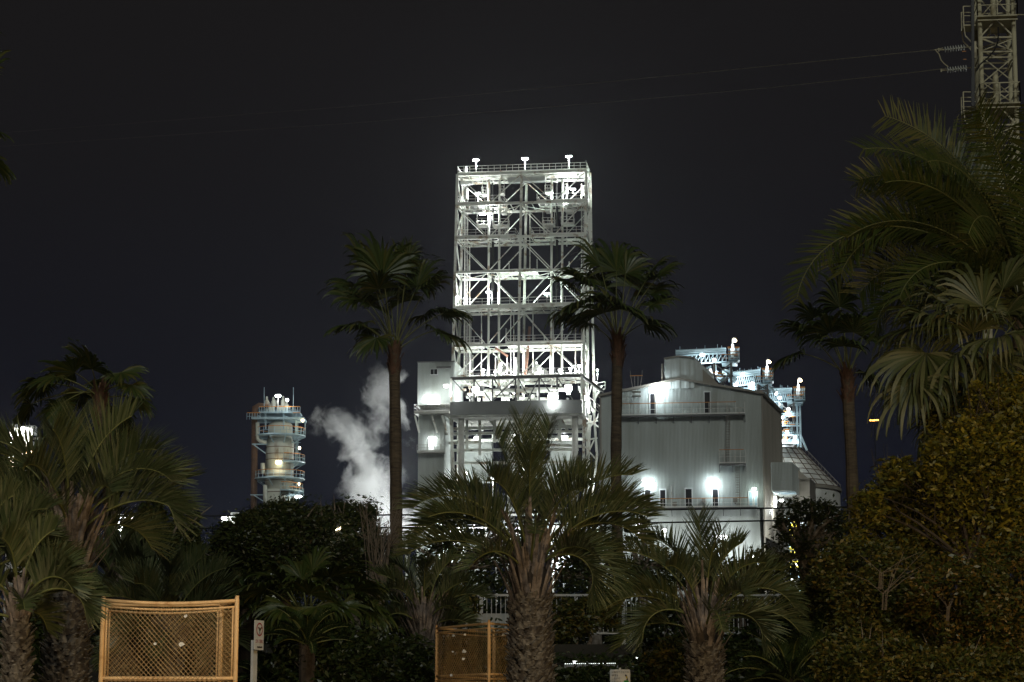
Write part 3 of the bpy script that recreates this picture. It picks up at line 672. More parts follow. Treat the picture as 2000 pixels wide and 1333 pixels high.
def walkway(x0, x1, yf, dep=1.3, h=1.15, rail='orange', nb=12, n2=None):
    p, q = wa(x0, yf), wa(x1, yf-(x1-x0)*.012); b = MB(); slab(b, p-W.d*dep, q-W.d*dep, q-W.d*.12, p-W.d*.12, p.z-.22, p.z); o = b.build('walkway', M['dark'], wh)
    r = MB(); a0, a1 = rp(p-W.d*(dep-.05), p.z), rp(q-W.d*(dep-.05), p.z)
    for i in range(nb+1): c = a0.lerp(a1, i/nb); r.bar(c, c+UP*h, .06)
    r.bar(a0+UP*h*.5, a1+UP*h*.5, .05); r.bar(a0+UP*.12, a1+UP*.12, .04, .14)
    for e_, f_ in ((a0, p), (a1, q)): f2 = rp(f_-W.d*.12, p.z); r.bar(e_+UP*h, f2+UP*h, .06); r.bar(e_+UP*h*.5, f2+UP*h*.5, .05)
    r.build('railing', M['rail'], o); k = MB(); k.bar(a0+UP*(h+.05), a0.lerp(a1, .93)+UP*(h+.05), .09); k.build('handrail', M[rail], o)
    s = MB()
    for i in range(nb//2+1): c = p.lerp(q, i/(nb//2)); c = rp(c, p.z); s.bar(c-W.d*dep-UP*.2, c-W.d*.1-UP*1.1, .1)
    s.build('bracket', M['dark'], o)
walkway(1213, 1455, 814, 1.0, 1.65, nb=14); walkway(1213, 1480, 995, 1.3, 1.25, nb=16); walkway(1405.5, 1457, 908, 1.4, 1.9, nb=5)
def wladder(x, y0, y1, cage=True):
    b = MB(); p, q = wa(x, y0)-W.d*.35, wa(x, y1)-W.d*.35
    for s in (-.25, .25): b.bar(p+WU*s, q+WU*s, .06)
    n = int((p-q).length/.35)
    for i in range(n): c = p.lerp(q, i/n); b.bar(c-WU*.25, c+WU*.25, .04)
    if cage:
        for i in range(0, n, 3): 
            c = p.lerp(q, i/n)
            pts = [c+WU*.35*math.cos(t)-W.d*(.7*math.sin(t)) for t in [k*math.pi/6 for k in range(7)]]; b.tube(pts, .02, 4)
        for t in (math.pi*.25, math.pi*.5, math.pi*.75): o_ = WU*.35*math.cos(t)-W.d*.7*math.sin(t); b.bar(p+o_, q+o_, .03)
    b.build('ladder', M['wallr'], wh)
wladder(1422, 800, 905); wladder(1441, 905, 992)
b = MB(); c = wa(1244, 768)-W.d*1.0 # tripod perch by the upper walkway
for s in (-1, 1): b.bar(c+WU*.45*s, c+WU*.8*s+UP*2.3, .06); b.bar(c+WU*.45*s, c+WU*.5*s-UP*3.2, .08); b.bar(c+WU*.8*s+UP*2.3, c+WU*.85*s+UP*3.1, .05)
b.bar(c-WU*.2, c-WU*.25+UP*2.3, .05); b.bar(c+WU*.2, c+WU*.25+UP*2.3, .05); b.box(c, WU, W.d, .12, 1.2, .8); b.box(c-UP*.6, WU, W.d, .12, 1.2, .8)
pc = b.build('lookout_perch', M['wallr'], wh); MB().bar(c-WU*.9+UP*2.35, c+WU*.9+UP*2.35, .1).build('handrail', M['orange'], pc)
b = MB(); 
for x, y in ((1318, 985), (1375, 978), (1436, 978)): b.box(wa(x, y)-W.d*.4, WU, W.d, .55, .6, .4); b.bar(wa(x, y)-W.d*.4, wa(x, y+6)-W.d*.15, .2)
for x, y in ((1279, 780),): b.bar(wa(x, 758)-W.d*.2, wa(x, 810)-W.d*.2, .08)
b.build('wall_box', M['wallr'], wh)
b = MB()
for x in (1284, 1265, 1395, 1262, 1312): b.bar(wa(x, 950 if x != 1284 else 760)-W.d*.15, wa(x, 992 if x != 1284 else 812)-W.d*.15, .06)
b.build('conduit', M['rail'], wh)
for x, y, pw in ((1286, 755, 4500), (1267, 941, 2300), (1393, 941, 2500)):
    lamp(wh, wa(x, y)-W.d*1.25, pw, 'c', (1.75, .45, .34), u=WU, d=W.d, drop=.15)
    MB().bar(wa(x, y)-W.d*1.25+UP*.25, wa(x, y)-W.d*.1+UP*.3, .08).build('lamp_arm', M['wallr'], wh)
lamp(wh, wa(1473, 957)-W.d*1.0, 250, 'g', (.6, .4, .35), u=WU, d=W.d)
# head house on the ridge
h0, h1 = wa(1300, 703), wa(1355, 703); hb = wa(1300, 752).z; hz = h0.z; hp = wa(1328, 698).z
b = MB(); hf = -SD*.25; corr(b, h0+hf, h1+hf, hb-.6, lambda t: hz+(hp-hz)*(1-abs(2*t-1)), 3, .05); corr(b, h1+hf, h1+SD*16, hb-.5, lin(hz, hz-.0), 22, .22); corr(b, h0+SD*16, h0+hf, hb-.5, lin(hz, hz), 22, .22)
b.build('head_house', M['wall'], wh)
b = MB(); hc = (h0+h1)/2
for a_, c_, za, zc in ((h0-WU*.15, hc, hz, hp), (hc, h1+WU*.15, hp, hz)):
    b.hexa([rp(a_+hf*2, za), rp(c_+hf*2, zc), rp(c_+SD*16, zc), rp(a_+SD*16, za), rp(a_+hf*2, za+.2), rp(c_+hf*2, zc+.2), rp(c_+SD*16, zc+.2), rp(a_+SD*16, za+.2)])
b.tube([rp(h0-WU*.5, hz-.6), rp(h0-WU*.5, hb)], .14, 6)
b.build('head_house_roof', M['wallr'], wh)
# sloping cover falling to the right behind the head house
s0, s1 = W.fl(1355, 704, 6), W.fl(1405, 752, 6); b = MB(); b.hexa([rp(s0, s1.z-.3), s1-UP*.3, s1+W.d*5-UP*.3, rp(s0+W.d*5, s1.z-.3), s0, s1, s1+W.d*5, s0+W.d*5]); b.build('sloping_cover', M['wallr'], wh)
# side annex boxes
X = Plane(1505, 930, 299, 7)
def xbox(x0, x1, y0, y1, v, dep, nm, m, nr=0, wh_=wh):
    p, q = X.fl(x0, y0, v), X.fl(x1, y0, v); z1 = p.z; z0 = X.fl(x0, y1, v).z; b = MB()
    if nr: corr(b, p, q, z0, lin(z1, z1), nr, .1); corr(b, q, q+SD*dep, z0, lin(z1, z1), max(2, nr//2), .1); slab(b, p+SD*.1, q+SD*.1-WU*.1, q+SD*dep-WU*.1, p+SD*dep, z0, z1+.05)
    else: slab(b, p, q, q+SD*dep, p+SD*dep, z0, z1)
    return b.build(nm, M[m], wh_)
xbox(1505.5, 1546, 904, 959, -1, 9, 'side_bay', 'wall', 14)
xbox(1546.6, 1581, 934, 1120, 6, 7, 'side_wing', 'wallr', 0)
b = MB(); a0, a1 = X.fl(1546, 905, 5.5), X.fl(1567, 925, 5.5); a2 = X.fl(1581, 936, 5.5)
b.hexa([rp(a0, a2.z), rp(a2, a2.z-.01), rp(a2+SD*7, a2.z-.01), rp(a0+SD*7, a2.z), a0, a1, a1+SD*7, a0+SD*7]); b.build('sloping_cover', M['wallr'], wh)
b = MB()
for i in range(6): p = X.fl(1510+i*.6, 961+i*.9, -1+i*.5); b.box(p+WU*1.5, WU, W.d, .12, 3.2, .25)
b.build('stair_canopy', M['teal'], wh)
b = MB(); p, q = X.fl(1490, 966, 1), X.fl(1513, 990, 12)
for i in range(14):
    t = i/13; c = p.lerp(q, t); b.bar(c, rp(c, c.z-3.4), .1); 
for i in range(8): b.bar(p-UP*3.4*i/7, q-UP*3.4*i/7, .08)
b.build('lattice_screen', M['rail'], wh)
lamp(wh, X.fl(1514, 982, 8), 1600, 'w', (.5, .4, 1.6), u=WU, d=W.d); lamp(wh, X.fl(1526, 978, 1), 900, 'w', (.7, .4, .3), u=WU, d=W.d)
lamp(wh, wa(1410, 1052)-W.d*2, 1500, 'w', (1.6, .7, .5), u=WU, d=W.d, pole=6); lamp(wh, wa(1300, 1040)-W.d*3, 900, 'w', (.8, .5, .4), u=WU, d=W.d, pole=6)
lamp(wh, wa(1250, 1030)-W.d*3, 1200, 'w', (.8, .5, .4), u=WU, d=W.d, pole=5); lamp(wh, wa(1210, 1120)-W.d*3, 2000, 'w', (.8, .5, .4), u=WU, d=W.d, pole=4); lamp(wh, wa(1475, 1090)-W.d*3, 2000, 'w', (.8, .5, .4), u=WU, d=W.d, pole=4)
# ------------------------------------------------------------------ conical silo
PW[0] = .12
S0 = P(1508, 962, 345); SC = Vector((S0.x, S0.y, 0)); k345 = 345/F/math.cos(PITCH)
rB = (1640-1508)*345/F; rT = (1559-1508)*345/F; zB = P(1508, 958, 345).z; zT = P(1508, 872, 345).z
si = thing('silo', (SC.x, SC.y, GZ), 'pale conical roofed silo with panel seams behind the warehouse corner', 'silo')
b = MB(); b.tube([rp(SC, GZ), rp(SC, zB)], rB, 48); b.build('drum_wall', M['conc'], si, True)
b = MB(); b.tube([rp(SC, zB), rp(SC, zT)], [rB*1.01, rT], 48); b.build('cone', M['silo'], si)
b = MB()
for i in range(30):
    a = 2*math.pi*i/30+.05; o_ = Vector((math.cos(a), math.sin(a), 0)); b.bar(rp(SC+o_*rB*1.012, zB+.02), rp(SC+o_*(rT+.03), zT+.1), .10, .08)
for j in range(9):
    t = j/8; rr = rB*1.015+(rT-rB*1.015)*t; b.ring(rp(SC, zB+(zT-zB)*t), rr+.03, .12, .10, 48)
b.build('seam_rib', M['seam'], si)
b = MB(); b.ring(rp(SC, zB-.5), rB+.25, .3, .5, 48); 
p, q = SC+Vector((rB*.985, -rB*.2, zB+.1)), SC+Vector((rT+.3, -rT*.2, zT)); b.bar(p+UP*.5, q+UP*.5, .1); 
for i in range(14): c = p.lerp(q, i/13); b.bar(c, c+UP*.6, .06)
b.build('eaves_band', M['wallr'], si)
# ------------------------------------------------------------------ three conveyor heads with lattice supports
def head(hx, hy, gx, gy, bx0, bx1, by1, Y, label, rot, leg=None):
    """head platform at hx,hy; gantry running left to gx,gy; support tower between bx0 and bx1 down to by1"""
    K = Plane(hx, hy, Y, 7); a = K.fl; u, d = K.u, K.d; r_ = random.Random(int(hx))
    base = rp(a(hx, by1), GZ); t = thing('conveyor_head', base, label, 'conveyor tower', 'lit conveyor heads stepping down behind the warehouse roof')
    px = 1/(F)*Y
    def dk(x0, x1, y, v0, v1, nm='deck', h=1.1):
        p, q = a(x0, y), a(x1, y); b = MB(); slab(b, p+d*v0, q+d*v0, q+d*v1, p+d*v1, p.z-.18, p.z); o = b.build(nm, M['teal'], t)
        rr = MB(); k = MB()
        for (s, e_) in ((p+d*v0, q+d*v0), (p+d*v1, q+d*v1), (p+d*v0, p+d*v1), (q+d*v0, q+d*v1)):
            s = rp(s, p.z); e_ = rp(e_, p.z); L = (e_-s).length; n = max(2, int(L/1.2))
            for i in range(n+1): c = s.lerp(e_, i/n); rr.bar(c, c+UP*h, .07)
            rr.bar(s+UP*h*.55, e_+UP*h*.55, .06); k.bar(s+UP*(h+.04), e_+UP*(h+.04), .10)
        rr.build('railing', M['teal'], o); k.build('handrail', M['orange'], o); return p
    # head cage
    dk(hx-9, hx+12, hy+24, -1.2, 1.2); dk(hx-22, hx+8, hy+31, -1.6, 1.6)
    b = MB()
    for i in range(7): x = hx-8+i*3.1; b.bar(a(x+ (x-hx)*.12, hy, -1), a(x, hy+18, -1), .08); b.bar(a(x, hy, 1), a(x, hy+18, 1), .08)
    b.bar(a(hx-9, hy, -1), a(hx+12, hy, -1), .09); b.bar(a(hx-8, hy+18, -1), a(hx+11, hy+18, -1), .09); b.build('cage', M['teal'], t)
    for xa_, xb_, yy_, ww_ in ((-11, -4, -1, .24), (3, 12, -1, .24), (2, 10, 14, .16)): MB().bar(a(hx+xa_, hy+yy_, -1.1), a(hx+xb_, hy+yy_, -1.1), ww_).build('handrail', M['orange'], t)
    b = MB(); b.box(a(hx-1, hy+7), u, d, 1.1, .6, .6); b.tube([a(hx-1, hy+18), a(hx-1, hy-6)], .22, 8); b.build('head_box', M['white'], t)
    lc = a(hx+1, hy-15, -.3)
    b = MB(); b.tube([a(hx-1, hy-6)]+[a(hx+1.5-3*math.cos(z), hy-16-3.4*math.sin(z)) for z in (0, .6, 1.2, 1.9, 2.5)]+[a(hx+4, hy-14)], .07, 5); b.build('lamp_hook', M['rail'], t)
    b = MB(); b.tube([lc+u*.2+UP*.2, lc+u*.2-UP*.05, lc+u*.2-UP*.25], [.12, .3, .2], 8); b.build('lamp_head', M['lampy'], t); pt_light(lc-UP*.7-d*.6, 2600, 'c', t)
    # belt gantry
    p, q = a(gx, gy), a(hx-14, hy+8); b = MB()
    b.ibar(p, q, .8, .3); b.ibar(p-UP*1.5, q-UP*1.5, .2, .2); n = 12
    for i in range(n+1): c = p.lerp(q, i/n); b.bar(c-UP*.2, c-UP*1.5, .07); b.bar(c+UP*.2, c+UP*r_.uniform(.5, 1.3), .06)
    for i in range(n): b.bar(p.lerp(q, i/n)-UP*1.4, p.lerp(q, (i+1)/n)-UP*.2, .09)
    b.build('gantry', M['teal'], t)
    b = MB(); b.tube([p+UP*.5, q+UP*.4], .3, 8); b.build('belt_cover', M['teal'], t)
    # support tower
    b = MB()
    for x in (bx0, bx1):
        for v in (-1.8, 1.8): b.ibar(a(x, hy+30, v), a(x, by1, v), .26, .26)
    ny = max(2, int((by1-hy-30)/20)); 
    for i in range(ny):
        y0 = hy+30+(by1-hy-30)*i/ny; y1 = hy+30+(by1-hy-30)*(i+1)/ny
        for v in (-1.8, 1.8): b.bar(a(bx0, y0, v), a(bx1, y1, v), .14); b.bar(a(bx1, y0, v), a(bx0, y1, v), .14); b.bar(a(bx0, y1, v), a(bx1, y1, v), .24)
    for x in (bx0, bx1): b.bar(a(x, by1, -1.8), a(x, by1, 1.8), .2); b.bar(a(x, hy+30, -1.8), a(x, hy+30, 1.8), .2)
    b.build('support_frame', M['dark'], t)
    b = MB()
    for x0, y0, w_, h_ in ((bx0-30, hy+48, 16, 22), (bx0-12, hy+40, 10, 30), (bx1-16, hy+42, 14, 12)):
        c = a(x0+w_/2, y0+h_/2, 1.5); b.tube([c+UP*h_*px*.5, c+UP*h_*px*.2, c-UP*h_*px*.5], [w_*px*.25, w_*px*.5, w_*px*.5], 12)
    b.build('hopper', M['white'], t, False)
    b = MB()
    for i in range(22):
        x = r_.uniform(bx0-28, bx1+4); y = r_.uniform(hy+34, by1-6); v = r_.uniform(-1.5, 2.5)
        if r_.random() < .5: b.tube([a(x, y, v), a(x+r_.uniform(-14, 14), y+r_.uniform(4, 16), v)], r_.uniform(.08, .3), 6)
        else: b.box(a(x, y, v), u, d, r_.uniform(.3, 1.6), r_.uniform(.3, 1.6), .6)
    b.build('chute', M['teal'], t)
    k = MB()
    for i in range(6): x = r_.uniform(bx0-20, bx1-8); y = r_.uniform(hy+40, by1-6); k.bar(a(x, y, -2), a(x+r_.uniform(6, 16), y, -2), .14)
    k.build('handrail', M['orange'], t)
    return t, a, u, d
h1_, a1_, u1, d1 = head(1432, 680, 1320, 694, 1395, 1428, 760, 318, 'tallest lit conveyor head with orange rails above the warehouse ridge', 7)
for x, y in ((1371, 694), (1395, 704), (1398, 730)): lamp(h1_, a1_(x, y, -1.5), 3000, 'w' if y < 710 else 'c', (.6, .5, .4), u=u1, d=d1)
h2_, a2_, u2, d2 = head(1499, 722, 1432, 736, 1480, 1499, 775, 326, 'middle lit conveyor head between the other two lit heads', 7)
for x, y in ((1450, 732), (1438, 752), (1470, 750)): lamp(h2_, a2_(x, y, -1.5), 3000, 'w' if y < 740 else 'c', (.6, .5, .4), u=u2, d=d2)
h3_, a3_, u3, d3 = head(1560, 758, 1502, 768, 1522, 1550, 872, 338, 'lowest lit conveyor head standing on top of the conical silo', 7)
for x, y, c in ((1516, 769, 'y'), (1523, 778, 'w'), (1528, 816, 'y'), (1537, 845, 'w'), (1553, 855, 'y'), (1512, 800, 'w'), (1540, 800, 'w'), (1530, 862, 'w')): lamp(h3_, a3_(x, y, -2.4), 1800, 'c' if c == 'w' else 'w', (.5, .5, .4), u=u3, d=d3)
b = MB(); k = MB()
for y in (812, 832, 850, 866):
    x0, x1 = 1518, 1563-(y-812)*.05
    b.bar(a3_(x0, y, -2), a3_(x1, y, -2), .2); b.bar(a3_(x0, y-4, -2), a3_(x1, y-4, -2), .06); k.bar(a3_(x0+4, y-8, -2), a3_(x1-22, y-8, -2), .1)
    for i in range(12): x = x0+(x1-x0)*i/11; b.bar(a3_(x, y, -2), a3_(x, y-8, -2), .06)
for x in (1556, 1562): b.bar(a3_(x, 790, 0), a3_(x+2, 874, 0), .3)
b.bar(a3_(1563, 850, 0), a3_(1576, 880, 0), .3)
b.build('landing', M['teal'], h3_); k.build('handrail', M['orange'], h3_)
# ------------------------------------------------------------------ distillation column
Y0 = 350; pxm = Y0/F; cx = P(547, 860, Y0); CC = Vector((cx.x, cx.y, 0)); cz = lambda y: P(547, y, Y0).z
col = thing('distillation_column', (CC.x, CC.y, GZ), 'round stained column with ringed platforms and orange rails left of the steam', 'process column')
r1 = 24.5*pxm; r2 = 27.5*pxm
b = MB(); b.tube([rp(CC, cz(y)) for y in (824, 827, 831, 838, 853, 858)], [r1*.55, r1*.85, r1*.97, r1, r1, r1*.9], 36); 
b.tube([rp(CC, cz(y)) for y in (858, 863, 864, 889, 890, 920)], [r2*.92, r2*.95, r2, r2, r2*.99, r2], 36)
b.tube([rp(CC, cz(y)) for y in (920, 921, 960, 961)], [r2, r2*1.02, r2*1.02, r2*.8], 36); b.tube([rp(CC, cz(958)), rp(CC, GZ)], r2*1.12, 36)
b.build('shell', M['vessel'], col, True)
b = MB()
for y, rr in ((876, r2), (889, r2), (900, r2), (930, r2*1.03), (941, r2*1.03), (964, r2*1.12)): b.ring(rp(CC, cz(y)), rr+.05, .12, .1, 36)
b.build('band', M['pipe'], col)
def platf(y, x0, x1, a0=0, a1=360, hr=3.1, railm='orange'):
    r_ = max(abs(x1-547), abs(x0-547))*pxm; c = rp(CC, cz(y)); b = MB(); b.ring(c, r_, r_-r1*1.02 if r_ > r1 else 1, .18, 36, a0, a1); o = b.build('platform', M['teal'], col)
    q = MB(); k = MB(); m = int(26*(a1-a0)/360)
    for i in range(m+1): t = R(a0+(a1-a0)*i/m); e_ = c+Vector((math.cos(t)*r_*.98, math.sin(t)*r_*.98, .18)); q.bar(e_, e_+UP*1.15, .07)
    arc = [c+Vector((math.cos(R(a0+(a1-a0)*i/40))*r_*.98, math.sin(R(a0+(a1-a0)*i/40))*r_*.98, 0)) for i in range(41)]
    q.tube([e_+UP*.75 for e_ in arc], .035, 5); k.tube([e_+UP*1.35 for e_ in arc], .06, 5)
    q.build('railing', M['teal'], o); k.build('handrail', M[railm], o)
    s = MB()
    for i in range(0, m+1, 3): t = R(a0+(a1-a0)*i/m); e_ = Vector((math.cos(t), math.sin(t), 0)); s.bar(c+e_*r_*.95, c+e_*r1-UP*1.3, .12)
    s.build('bracket', M['teal'], o)
platf(854, 497, 597); platf(906, 497, 596, -75, 70); platf(938, 498, 597); platf(962, 500, 594, -80, 80); platf(971, 505, 596, -60, 60)
c = rp(CC, cz(821)); b = MB(); b.box(c-Vector((.2, 0, 0)), Vector((1, 0, 0)), Vector((0, 1, 0)), .3, 103*pxm, 5.2); b.box(rp(CC, cz(809)), Vector((1, 0, 0)), Vector((0, 1, 0)), .25, 80*pxm, 4.6); o = b.build('platform', M['teal'], col)
b = MB(); k = MB(); ex, ey = Vector((1, 0, 0)), Vector((0, 1, 0))
for (x0, x1, y) in ((482, 508, 820), (572, 586, 820), (506, 586, 808)):
    for v in (-2.3, 2.3):
        p, q = P(x0, y, Y0+v), P(x1, y, Y0+v); q.z = p.z; n = max(2, int((x1-x0)/5))
        for i in range(n+1): e_ = p.lerp(q, i/n); b.bar(e_, e_+UP*1.1, .07)
        b.bar(p+UP*.55, q+UP*.55, .06); k.bar(p+UP*1.15, q+UP*1.15, .11)
b.build('railing', M['teal'], o); k.build('handrail', M['orange'], o)
b = MB()
for x in (519, 554, 578):
    for v in (-1.9, 1.9): b.bar(P(x, 808, Y0+v), P(x, 838 if x < 570 else 853, Y0+v), .22)
b.bar(P(519, 822, Y0-1.9), P(505, 812, Y0-1.9), .14); b.bar(P(554, 812, Y0-1.9), P(586, 826, Y0-1.9), .14)
b.build('top_frame', M['teal'], col)
b = MB()
for x, y in ((521, 775), (534, 776), (553, 774), (528, 790), (546, 792), (560, 785)): 
    p = P(x, 808, Y0); q = P(x, y, Y0); b.tube([p, p.lerp(q, .4), p.lerp(q, .42), p.lerp(q, .75), p.lerp(q, .77), q], [.26, .26, .4, .36, .22, .14], 8)
b.build('relief_valve', M['vessel'], col, False)
MB().tube([P(534, 786, Y0), P(538, 783, Y0), P(542, 790, Y0), P(543, 806, Y0)], .2, 8).build('vent_pipe', M['conc'], col)
MB().tube([P(521, 783, Y0), P(526, 788, Y0), P(528, 800, Y0)], .16, 8).build('vent_pipe', M['conc'], col)
for x, m_ in ((516, 0), (573, 0)): MB().bar(P(x, 810, Y0-2), P(x, 757, Y0-2), .09).build('lightning_rod', M['teal'], col)
b = MB(); b.tube([P(524, 794, Y0-1), P(506, 792, Y0-1), P(498, 797, Y0-1), P(497, 812, Y0-1), P(497, 900, Y0-1), P(495.5, 1010, Y0-1)], [.4, .45, .5, .5, .55, .55], 10); b.build('downcomer_pipe', M['pipe'], col, True)
b = MB(); b.tube([P(503, 826, Y0-2), P(503, 858, Y0-2), P(508, 862, Y0-2), P(521, 865, Y0-2)], .32, 8); b.tube([P(513, 905, Y0-2), P(513, 925, Y0-2)], .35, 8); b.tube([P(518, 948, Y0-2.2), P(518, 985, Y0-2.2)], .35, 8); b.build('process_pipe', M['vessel'], col, True)
b = MB(); b.bar(P(492, 868, Y0-2), P(522, 868, Y0-2), .2); b.bar(P(494, 868, Y0-2), P(519, 886, Y0-2), .16); b.bar(P(489, 967, Y0-2), P(515, 967, Y0-2), .14); b.bar(P(495, 967, Y0-2), P(514, 979, Y0-2), .14); b.build('bracket', M['teal'], col)
b = MB()
for x in (578, 582):
    b.bar(P(x, 812, Y0-.5), P(x, 906, Y0-.5), .09)
for i in range(60): y = 812+i*94/60; b.bar(P(578, y, Y0-.5), P(582, y, Y0-.5), .06)
for i in range(9): y = 815+i*10; b.bar(P(575, y, Y0-1.2), P(587, y, Y0-1.2), .07)
b.bar(P(596, 826, Y0), P(596, 850, Y0), .12); b.bar(P(585, 885, Y0-1), P(585, 900, Y0-1), .1); b.build('ladder', M['teal'], col)
for x, y, c_, pw, s in ((543, 774, 'w', 900, 1.0), (561, 782, 'w', 900, .5), (591, 822, 'y', 700, .5), (583, 971, 'w', 1500, 1.2), (585, 876, 'y', 150, .4), (584, 946, 'y', 200, .3)):
    lamp(col, P(x, y, Y0-3), pw, c_, (s, .5, .4), u=ex, d=ey, pole=None if y != 774 else 3)
lamp(col, P(544, 904, Y0-3.6), 700, 'y', (1.0, .5, .6), u=ex, d=ey); 
for x, y in ((547, 815), (547, 862), (520, 925), (520, 845), (575, 930)): pt_light(P(x, y, Y0-5.0), 240, 'w', col, .5)
# ------------------------------------------------------------------ lower plant behind the trees
PW[0] = .5
K0 = Plane(1000, 1040, 335, 4)
pp = thing('pipe_rack', rp(K0.at(1000, 1100), GZ), 'low lit pipe rack glimpsed between the palm fronds under the tower', 'pipe rack')
b = MB(); r_ = random.Random(9)
for x in range(640, 1240, 22):
    b.bar(K0.at(x, 1000 if x > 800 else 1030), rp(K0.at(x, 1100), GZ), .35)
for y in (1005, 1030, 1060, 1090): b.bar(K0.at(820, y), K0.at(1240, y), .35)
b.build('frame', M['rail'], pp)
for i in range(14):
    y = r_.uniform(990, 1110); x0 = r_.uniform(830, 1020); MB().tube([K0.at(x0, y, 2), K0.at(x0+r_.uniform(80, 200), y, 2)], r_.uniform(.15, .4), 8).build('pipe', M['white'], pp)
b = MB()
for i in range(14):
    x = r_.uniform(830, 1200); p = K0.at(x, 1010+r_.uniform(0, 50), 3); h = r_.uniform(3, 7); b.box(rp(p, p.z-h/2), K0.u, K0.d, h, r_.uniform(2, 5), 2)
b.build('equipment', M['white'], pp)
for x, y, pw in ((850, 1012, 1500), (900, 1035, 1500), (960, 1015, 1500), (1010, 1045, 1800), (1065, 1020, 1800), (1110, 1060, 2500), (1150, 1090, 2500), (1175, 1045, 1500), (1090, 1100, 1500), (865, 1080, 1200), (1200, 1080, 1500)):
    lamp(pp, K0.at(x, y, -1.5), pw, 'w' if r_.random() < .7 else 'g', (.9, .5, .4), pole=3, u=K0.u, d=K0.d)
ps = Plane(1555, 1070, 300, 4)
st = thing('stair_tower', rp(ps.at(1555, 1100), GZ), 'yellow and blue lit stair tower seen through the dark tree near the silo', 'stair tower')
b = MB(); k = MB()
for x in (1542, 1560, 1572): b.bar(ps.at(x, 1012), rp(ps.at(x, 1140), GZ), .3)
b.build('post', M['teal'], st)
for i in range(11): y = 1018+i*9; k.bar(ps.at(1542, y, -.3), ps.at(1562, y, -.3), .3, .35)
k.build('flight', M['signyel'], st)
b = MB()
for i in range(6): b.box(ps.at(1566, 1025+i*18, .5), ps.u, ps.d, .7, 1.2, .6)
b.build('panel', M['white'], st)
for x, y in ((1550, 1014), (1553, 1045), (1568, 1075), (1548, 1135), (1557, 1105)): lamp(st, ps.at(x, y, -2.0), 1000, 'w', (.7, .4, .35), u=ps.u, d=ps.d)
# plant glimpsed far left between fronds and behind the round tree
def farunit(x0, x1, y0, y1, Y, label, cols, seed, nm='process_unit'):
    K = Plane((x0+x1)/2, y1, Y, 3); t = thing(nm, rp(K.at((x0+x1)/2, y1), GZ), label, 'process unit'); r_ = random.Random(seed); b = MB()
    for i in range(8): x = x0+(x1-x0)*i/7; b.bar(K.at(x, y0), rp(K.at(x, y1), GZ), .3)
    for i in range(6): y = y0+(y1-y0)*i/5; b.bar(K.at(x0, y), K.at(x1, y), .3); b.bar(K.at(x0, y, 4), K.at(x1, y, 4), .3)
    b.build('frame', M['rail'], t); b = MB()
    for i in range(16): b.box(K.at(r_.uniform(x0, x1), r_.uniform(y0, y1), 2), K.u, K.d, r_.uniform(.5, 2.5), r_.uniform(.5, 2), 1.5)
    b.build('equipment', M['white'], t)
    for i, c in enumerate(cols):
        x = x0+(x1-x0)*(i+.5)/len(cols)+r_.uniform(-4, 4); lamp(t, K.at(x, r_.uniform(y0, y1), -1.5), 1600, c, (.9, .5, .45), u=K.u, d=K.d)
farunit(22, 62, 838, 900, 320, 'brightly lit process unit glimpsed between the big left palm fronds', 'wwywo', 1)
farunit(228, 300, 1010, 1075, 330, 'lit plant frame glimpsed between the left palm and the dark conifers', 'wwyw', 2)
farunit(435, 500, 1012, 1060, 330, 'low lit unit at the left edge of the round dark tree', 'wwyw', 3)
yl = thing('yard_lamp', rp(P(660, 1034, 61.6), GZ), 'single yellow yard lamp shining among the leaves of the round dark tree', 'lamp')
MB().tube([rp(P(660, 1034, 61.6), GZ), P(660, 1036, 61.6)], .04, 8).build('pole', M['dark'], yl); lamp(yl, P(660, 1034, 61.6), 14, 'y', (.17, .14, .12), drop=.1)
# tall chimney top with an aircraft warning light, far right
am = thing('radio_mast', rp(P(1708, 840, 600), GZ), 'thin dark mast carrying small orange lights against the night sky', 'mast')
MB().tube([rp(P(1708, 840, 600), GZ), P(1708, 823, 600)], [.35, .12], 6).build('pole', M['black'], am)
MB().box(P(1704, 821.5, 600), ex, ey, .35, 1.5, .3).box(P(1712, 821, 600), ex, ey, .3, 1.1, .3).build('warning_light', M['lampn'], am)
